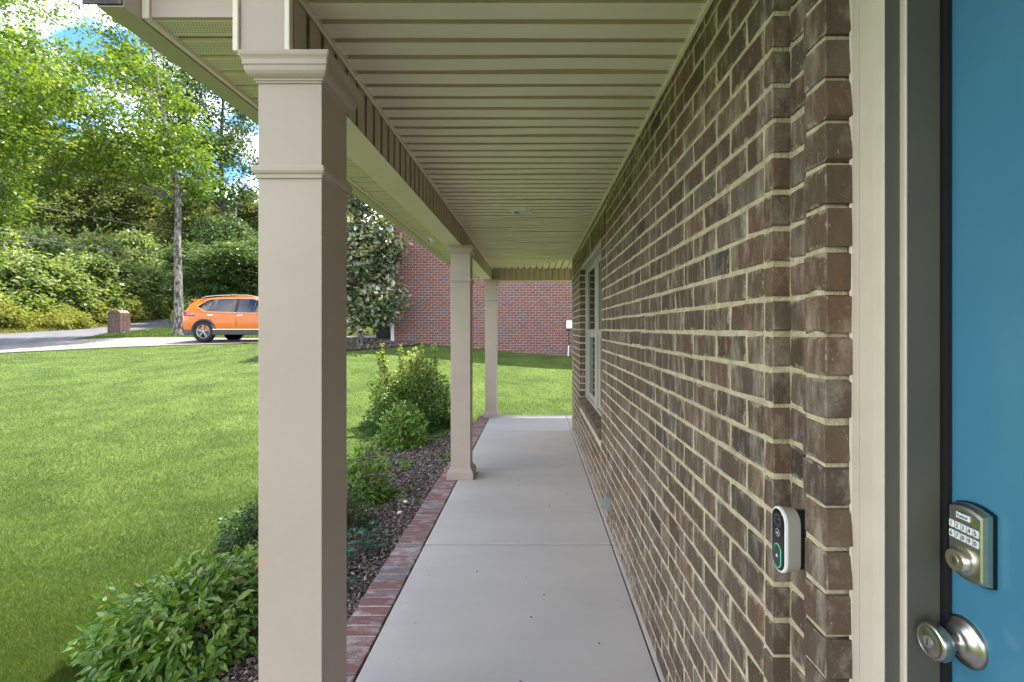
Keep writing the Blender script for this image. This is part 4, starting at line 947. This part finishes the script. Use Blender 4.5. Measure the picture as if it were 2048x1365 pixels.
mgx, mgy = -5.2, 14.0
mag = tree_meshes(61, [(0, 0, -.1), (0, 0, .6), (.03, 0, 1.5), (0, .05, 2.8), (.02, 0, 4.2)], .085,
    [(0, -.1, .95, 1.0, .9, .45, .9), (0, 0, 1.6, 1.2, 1.0, .8, 1.6), (.0, 0, 2.5, 1.15, 1.0, .8, 1.4), (0, 0, 3.4, .95, .9, .8, 1.2), (.0, 0, 4.3, .6, .6, .6, .6), (.75, -.1, 1.25, .7, .5, .3, .35), (.8, -.1, 3.0, .8, .5, .3, .25)],
    22, 400, 22, .20, .18, 'l_magnolia', 'bark', 'quad', .8, .0, .35, .95)
mo_ = place_tree('magnolia_tree', mag, (mgx, mgy, g1(mgx, mgy)), 0, 1, 'magnolia tree with glossy dark leaves in front of the red brick house', 'tree')
b = MB()
for i in range(9):
    t = RNG.random() * 6.28; p = Vector((mgx + .95 * math.cos(t), mgy - .6 - .3 * RNG.random(), g1(mgx, mgy) + 1.2 + 2.6 * RNG.random()))
    for k_ in range(6):
        a = k_ * 1.047; d_ = Vector((math.cos(a), math.sin(a), .5)); s_ = Vector((-math.sin(a), math.cos(a), 0)) * .035
        b.add([p, p + d_ * .05 + s_, p + d_ * .10, p + d_ * .05 - s_], [(0, 1, 2, 3)], 'flower')
b.build('blossom', mo_)

# ------------------------------------------------------------------ bushes in the bed
def bush(name, seed, loc, rad, hgt, nleaf, leaf, lk, label, shape='lance', stems=14, width=1., shoots=0, parts=0, droop=.35, flatn=.5, cat='bush', group=None, upright=0., core=.35):
    r = np.random.default_rng(seed); x, y = loc; g = g1(x, y) + .01
    root = empty(name, (x, y, g), label, cat, group, 'thing')
    b = MB(); tips = []
    for i in range(stems):
        t = r.random() * 6.283; e = np.sqrt(r.random()); tip = np.array([rad * e * math.cos(t), rad * e * math.sin(t) * .9, hgt * math.sqrt(max(.08, 1 - .75 * e * e)) * (.8 + .2 * r.random())])
        a = tip * np.array([.12, .12, 0]); mid = tip * np.array([.45, .45, .6]); tips.append((a, mid, tip))
        b.tube([a, mid, tip], [.007 * hgt + .002, .005 * hgt + .0015, .0015], 'twig', 4)
    for i in range(shoots):
        t = r.random() * 6.283; e = rad * .75 * np.sqrt(r.random()); a = np.array([e * math.cos(t), e * math.sin(t), hgt * .6]); tip = a + np.array([r.normal() * .06, r.normal() * .06, hgt * (.36 + .22 * r.random())])
        tips.append((a, (a + tip) / 2, tip)); b.tube([a, (a + tip) / 2, tip], [.005, .004, .0015], 'twig', 4)
    b.build('stems', root, world=False)
    ns = nleaf; u = unit(r.normal(size=(ns, 3))); u[:, 2] = np.abs(u[:, 2]) * 1.0 - .12
    fr_ = core + (1 - core) * r.random(ns) ** .45
    lump = 1 + .16 * np.sin(u[:, 0] * 7 + seed) * np.sin(u[:, 1] * 6 + 2 * seed) + .1 * np.sin(u[:, 2] * 9 + u[:, 0] * 5)
    pos = u * np.array([rad, rad * .9, hgt]) * (fr_ * lump)[:, None]; pos[:, 2] = np.maximum(pos[:, 2], .02 + .05 * r.random(ns))
    if shoots:
        k = max(1, int(ns * .13)); si = r.integers(stems, stems + shoots, k); tt = r.random(k)
        A = np.array([tips[j][0] for j in si]); B = np.array([tips[j][2] for j in si]); pos[:k] = A + (B - A) * tt[:, None] + r.normal(size=(k, 3)) * .025 * (1.3 - tt[:, None])
    out = unit(pos * np.array([1, 1, .6]))
    dr = unit(out * .8 + r.normal(size=(ns, 3)) * .55 + np.array([0, 0, -droop + upright]))
    nr = unit(np.array([0, 0, 1.]) * flatn + out * .5 + r.normal(size=(ns, 3)) * .35)
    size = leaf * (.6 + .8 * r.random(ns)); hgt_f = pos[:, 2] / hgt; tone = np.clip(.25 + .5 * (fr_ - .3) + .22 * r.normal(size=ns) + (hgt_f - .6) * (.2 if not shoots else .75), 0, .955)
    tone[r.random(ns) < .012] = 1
    if parts:
        wp = pos + np.array([x, y, g]); sc_ = -size / wp[:, 1] * (fr_ > .8) * (out[:, 1] < .35); od = np.argsort(sc_); pi_, rest = od[:parts], od[parts:]
        T, Fc = LEAF[shape]; protos = []
        for q in range(8): protos.append(array_mesh('leaf', T * np.array([1, width, 1]), Fc, lk, np.full(len(T), .18 + .1 * q)))
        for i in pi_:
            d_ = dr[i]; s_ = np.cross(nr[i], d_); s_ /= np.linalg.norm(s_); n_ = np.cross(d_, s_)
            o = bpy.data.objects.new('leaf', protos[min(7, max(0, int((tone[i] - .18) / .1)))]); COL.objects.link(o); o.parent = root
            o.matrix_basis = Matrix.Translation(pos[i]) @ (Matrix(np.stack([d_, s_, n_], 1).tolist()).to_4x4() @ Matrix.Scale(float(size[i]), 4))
    else: rest = np.arange(ns)
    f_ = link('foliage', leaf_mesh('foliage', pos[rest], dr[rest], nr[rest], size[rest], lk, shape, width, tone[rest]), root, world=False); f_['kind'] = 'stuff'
    return root
bush('nandina_bush', 1, (-1.76, 2.42), .46, .44, 3600, .052, 'l_nandina', 'broad low nandina bush with bright pointed leaves, nearest in the bed', parts=300, stems=22, width=1.15)
bush('nandina_bush', 2, (-1.60, 2.78), .28, .38, 1000, .050, 'l_nandina', 'small nandina bush half hidden behind the nearest column', stems=12, width=1.15)
bush('boxwood_bush', 3, (-2.02, 3.45), .30, .40, 4500, .022, 'l_box', 'dark rounded boxwood bush at the edge of the lawn', shape='quad', stems=14, width=1.2)
bush('nandina_bush', 4, (-1.60, 4.35), .27, .55, 1200, .058, 'l_nandina', 'nandina bush in the mulch midway between two columns', stems=16, width=1.1)
bush('straggly_shrub', 5, (-1.46, 3.72), .19, .38, 1000, .026, 'l_box', 'straggly small leaved shrub with bare twigs on the mulch', shape='quad', stems=30, core=.5)
bush('nandina_bush', 6, (-1.78, 6.3), .34, .62, 1500, .066, 'l_nandina', 'bright nandina bush in front of the tall green bush', stems=16, width=1.15)
bush('privet_bush', 7, (-1.95, 7.35), .70, 1.12, 20000, .036, 'l_bush', 'tall dense green bush with yellow shoots beside the porch', shape='quad', stems=40, shoots=18, width=1.1, upright=.35)
def creeper(seed, loc, n, rad, label, size=.06):
    r = np.random.default_rng(seed); x, y = loc; g = g1(x, y) + .02; root = empty('creeper_plant', (x, y, g), label, 'creeper', 'creepers on the mulch', 'thing')
    b = MB(); pp, dd, nn, ss, tt = [], [], [], [], []
    for i in range(n):
        t = r.random() * 6.283; e = rad * np.sqrt(r.random()); c = np.array([e * math.cos(t), e * math.sin(t), .04 + .12 * r.random()]); tone = r.random() * .7
        b.tube([c * np.array([.3, .3, 0]), c * np.array([.7, .7, .7]), c], [.003, .002, .0015], 'twig', 3); nrm = unit((np.array([0, 0, 1.]) + r.normal(size=3) * .3)[None])[0]; a0 = r.random() * 6.28
        for k in range(5):
            a = a0 + (k - 2) * 1.0; d_ = np.array([math.cos(a), math.sin(a), -.15]); pp.append(c + np.array([0, 0, .002 * k])); dd.append(d_); nn.append(nrm); ss.append(size * (1 - .13 * abs(k - 2)) * (.8 + .4 * r.random())); tt.append(tone + .1 * r.random())
    b.build('stems', root, world=False)
    link('leaves', leaf_mesh('leaves', np.array(pp), np.array(dd), np.array(nn), np.array(ss), 'l_creeper', 'lance', 1.35, np.array(tt)), root, world=False)
creeper(1, (-1.28, 3.3), 34, .26, 'five leaved creeper on the mulch behind the nearest column')
creeper(2, (-1.20, 2.85), 12, .13, 'small bright creeper sprig on the mulch close to the brick edging', .05)
creeper(3, (-1.55, 2.25), 6, .12, 'tiny creeper sprig on the mulch under the nearest nandina bush', .04)

# ------------------------------------------------------------------ ground stuff
def chips(name, poly, n, lo, hi, zl, size):
    x = RNG.uniform(lo[0], hi[0], n); y = RNG.uniform(lo[1], hi[1], n); k = pip(x, y, poly); x, y = x[k], y[k]; m = len(x)
    pos = np.stack([x, y, ground(x, y) + zl + .022 * RNG.random(m)], -1); d = rnd_dir(m) * np.array([1, 1, .35]); nr = unit(np.array([0, 0, 1.]) + RNG.normal(size=(m, 3)) * .45)
    s = size * (.4 + 1.1 * RNG.random(m) ** 1.5); o = link(name, leaf_mesh(name, pos, d, nr, s, 'chip', 'quad', .7)); tag(o, kind='stuff')
chips('mulch', bed_poly, 110000, (-2.3, .2), (-.95, 7.4), .018, .026)
chips('mulch', mag_poly, 14000, (-7, 12.8), (-3.6, 15.8), .03, .06)
def weeds(name, poly, n, lo, hi, k, label=None):
    x = RNG.uniform(lo[0], hi[0], n); y = RNG.uniform(lo[1], hi[1], n); kk = pip(x, y, poly) & (np.sin(x * 9 + y * 3) + np.sin(y * 5 - x * 4) > .7); x, y = np.repeat(x[kk], 6), np.repeat(y[kk], 6); m = len(x)
    pos = np.stack([x + RNG.normal(0, .02, m), y + RNG.normal(0, .02, m), ground(x, y) + .04], -1); d = unit(rnd_dir(m) * np.array([1, 1, .3]) + np.array([0, 0, .35])); nr = unit(np.array([0, 0, 1.]) + RNG.normal(size=(m, 3)) * .3)
    tag(link(name, leaf_mesh(name, pos, d, nr, .035 * (.5 + RNG.random(m)), k, 'lance', 1.3)), kind='stuff')
weeds('bed_weeds', bed_poly, 700, (-2.2, 4.2), (-.98, 7.2), 'l_nandina')
# lawn
_vn = np.random.default_rng(99).random((512, 512))
def vnoise(x, y):
    xi, yi = np.floor(x).astype(int), np.floor(y).astype(int); fx_, fy_ = x - xi, y - yi; fx_ = fx_ * fx_ * (3 - 2 * fx_); fy_ = fy_ * fy_ * (3 - 2 * fy_)
    q = lambda a, b: _vn[a % 512, b % 512]
    return (q(xi, yi) * (1 - fx_) + q(xi + 1, yi) * fx_) * (1 - fy_) + (q(xi, yi + 1) * (1 - fx_) + q(xi + 1, yi + 1) * fx_) * fy_
def grass(name, n, zmin, zmax, hgt, wid, k, accept, xr, dry=0.):
    """density falls with the square of the distance from the house corner"""
    u = RNG.random(n); y = 1 / (1 / zmin - u * (1 / zmin - 1 / zmax)) if zmin > 0 else RNG.uniform(zmin, zmax, n)
    x = RNG.uniform(xr[0], xr[1], n) * y if zmin > 0 else RNG.uniform(xr[0], xr[1], n)
    q = accept(x, y); x, y = x[q], y[q]; m = len(x)
    dist = np.maximum(1, y); pos = np.stack([x, y, ground(x, y) - .004], -1)
    d = unit(np.stack([RNG.normal(0, .6, m), RNG.normal(0, .6, m), np.ones(m)], -1)); nr = unit(rnd_dir(m) * np.array([1, 1, .15]))
    s = hgt * (.5 + .9 * RNG.random(m)) ; wd = np.clip(dist / 3.2, 1, 9)
    T, Fc = LEAF['blade']; dd = unit(d); sd = unit(np.cross(nr, dd)); n2 = np.cross(dd, sd)
    V = pos[:, None] + s[:, None, None] * (T[None, :, 0, None] * dd[:, None] + T[None, :, 2, None] * 2.2 * n2[:, None]) + (wid * wd)[:, None, None] * T[None, :, 1, None] * 10 * sd[:, None]
    patch = .42 + .45 * (vnoise(x * .8 + 40, y * .8) - .5) + .55 * (vnoise(x * 3.1, y * 3.1 + 9) - .5) + .35 * (vnoise(x * 9, y * 9) - .5)
    s = s * (.75 + .5 * vnoise(x * 2.3 + 7, y * 2.3)) if False else s
    tone = np.clip(patch + .2 * RNG.normal(size=m), 0, .93); tone[RNG.random(m) < .025 + dry] = 1
    o = link(name, array_mesh(name, V.reshape(-1, 3), np.arange(m * 3).reshape(-1, 3), k, np.repeat(tone, 3))); tag(o, kind='stuff'); return o
def on_lawn(x, y):
    bad = ((x > -.95) & (y < 8.02)) | pip(x, y, bed_poly) | pip(x, y, drive_poly) | pip(x, y, road_poly) | pip(x, y, mag_poly) | ((x > -4.6) & (y > 15.08) & (y < 24.2))
    return ~bad
def yard(x, y):
    front = y < np.interp(x, [-17.6, -12.7, -10.1, -4.7], [15.5, 16.55, 16.95, 16.9]) + .05
    return on_lawn(x, y) & front
grass('lawn_grass', 860000, 1.5, 17.3, .036, .0024, 'grass', yard, (-1.25, .28))
grass('lawn_grass', 330000, 1.5, 17.3, .036, .0030, 'grass', yard, (-2.6, -1.25))
def island(x, y): return on_lawn(x, y) & (y > 19) & (x > np.interp(y, [19.6, 22.5, 25, 29, 33], [-19.0, -20.6, -21.6, -22.3, -23.2])) & (x < -6)
grass('island_grass', 60000, 19, 34, .10, .0030, 'grass', island, (-1.1, -.2))
def verge(x, y):
    e = np.interp(y, [14, 19, 23, 26, 30, 34.5, 38, 42, 52], [-30, -26.8, -26.3, -26.8, -27.2, -28.3, -29.4, -31.2, -35]); return (x < e) & (x > e - 4.5)
grass('verge_grass', 110000, 18, 46, .26, .0034, 'drygrass', verge, (-1.5, -.6))
def back(x, y): return on_lawn(x, y) & (x > -9) & (x < 2) & (y > 20)
grass('field_grass', 25000, 20, 40, .14, .003, 'drygrass', back, (-.45, .0))

# leaves and dirt specks on the slab
b = MB()
for x, y in ((-.06, 1.96), (-.02, 1.93), (.33, 1.83), (-.11, 1.62), (-.09, 1.57), (.37, 1.75), (.05, 2.6), (-.02, 2.4), (-.35, 2.85), (.12, 3.9), (.28, 4.2), (-.15, 4.4), (.3, 2.2)):
    a = RNG.random() * 6.3; r = .004 + .003 * RNG.random()
    b.lathe([(r * .3, -.0005), (r, .002), (r * .5, .005)], (x, y, 0), (.2 * math.cos(a), .2 * math.sin(a), 1), 'twig', 5, False)
for i in range(110):
    x = RNG.uniform(-.72, .5); x = x if RNG.random() < .4 else (-.72 + .15 * RNG.random() if RNG.random() < .5 else .5 - .12 * RNG.random()); y = 1.5 + 6 * RNG.random() ** 1.5; r = .0012 + .002 * RNG.random()
    b.lathe([(r, -.0005), (r, .001), (r * .4, .0022)], (x, y, 0), (0, 0, 1), 'twig', 4, False)
tag(b.build('litter_specks'), kind='stuff')
b = MB()
for x, y in ((-1.15, 4.0), (-1.17, 4.25), (-1.62, 4.75)):
    g = g1(x, y) + .03; b.lathe([(.006, -.01), (.024, .0), (.026, .012), (.012, .024)], (x, y, g), (.3, .1, 1), 'white', 7, False)
tag(b.build('white_pebbles'), kind='stuff')

# ------------------------------------------------------------------ power pole and lines
ppx = P(470, 440, 41)[0]; pg_ = g1(ppx, 41)
po = empty('utility_pole', (ppx, 41, pg_), 'pale utility pole in front of the wooded hillside', 'utility pole', kind='thing')
b = MB(); b.tube([(ppx, 41, pg_ - .2), (ppx, 41, pg_ + 10.2)], [.15, .11], 'pole', 10); b.build('post', po)
b = MB(); b.box(ppx - .9, ppx + .9, 40.84, 40.88, pg_ + 9.6, pg_ + 9.72, 'pole', .01); b.build('crossarm', po)
for (a, c, sag), lab in ((((0, 388, 30), (520, 482, 44), .5), 'uppermost pale overhead cable across the wood'), (((0, 470, 30), (530, 505, 44), .5), 'middle pale overhead cable crossing before the wood'), (((120, 478, 32), (520, 530, 44), .4), 'lowest pale overhead cable just above the thicket')):
    A, B = Vector(P(*a)), Vector(P(*c)); D = B - A; A = A - D * .3; B = B + D * .2; pts = []
    for i in range(17):
        t = i / 16; q = A.lerp(B, t); q.z -= sag * 4 * t * (1 - t); pts.append(q)
    m = MB(); m.tube(pts, .015, 'wire', 4); o = m.build('overhead_cable'); tag(o, lab, 'cable', 'overhead cables', 'thing')
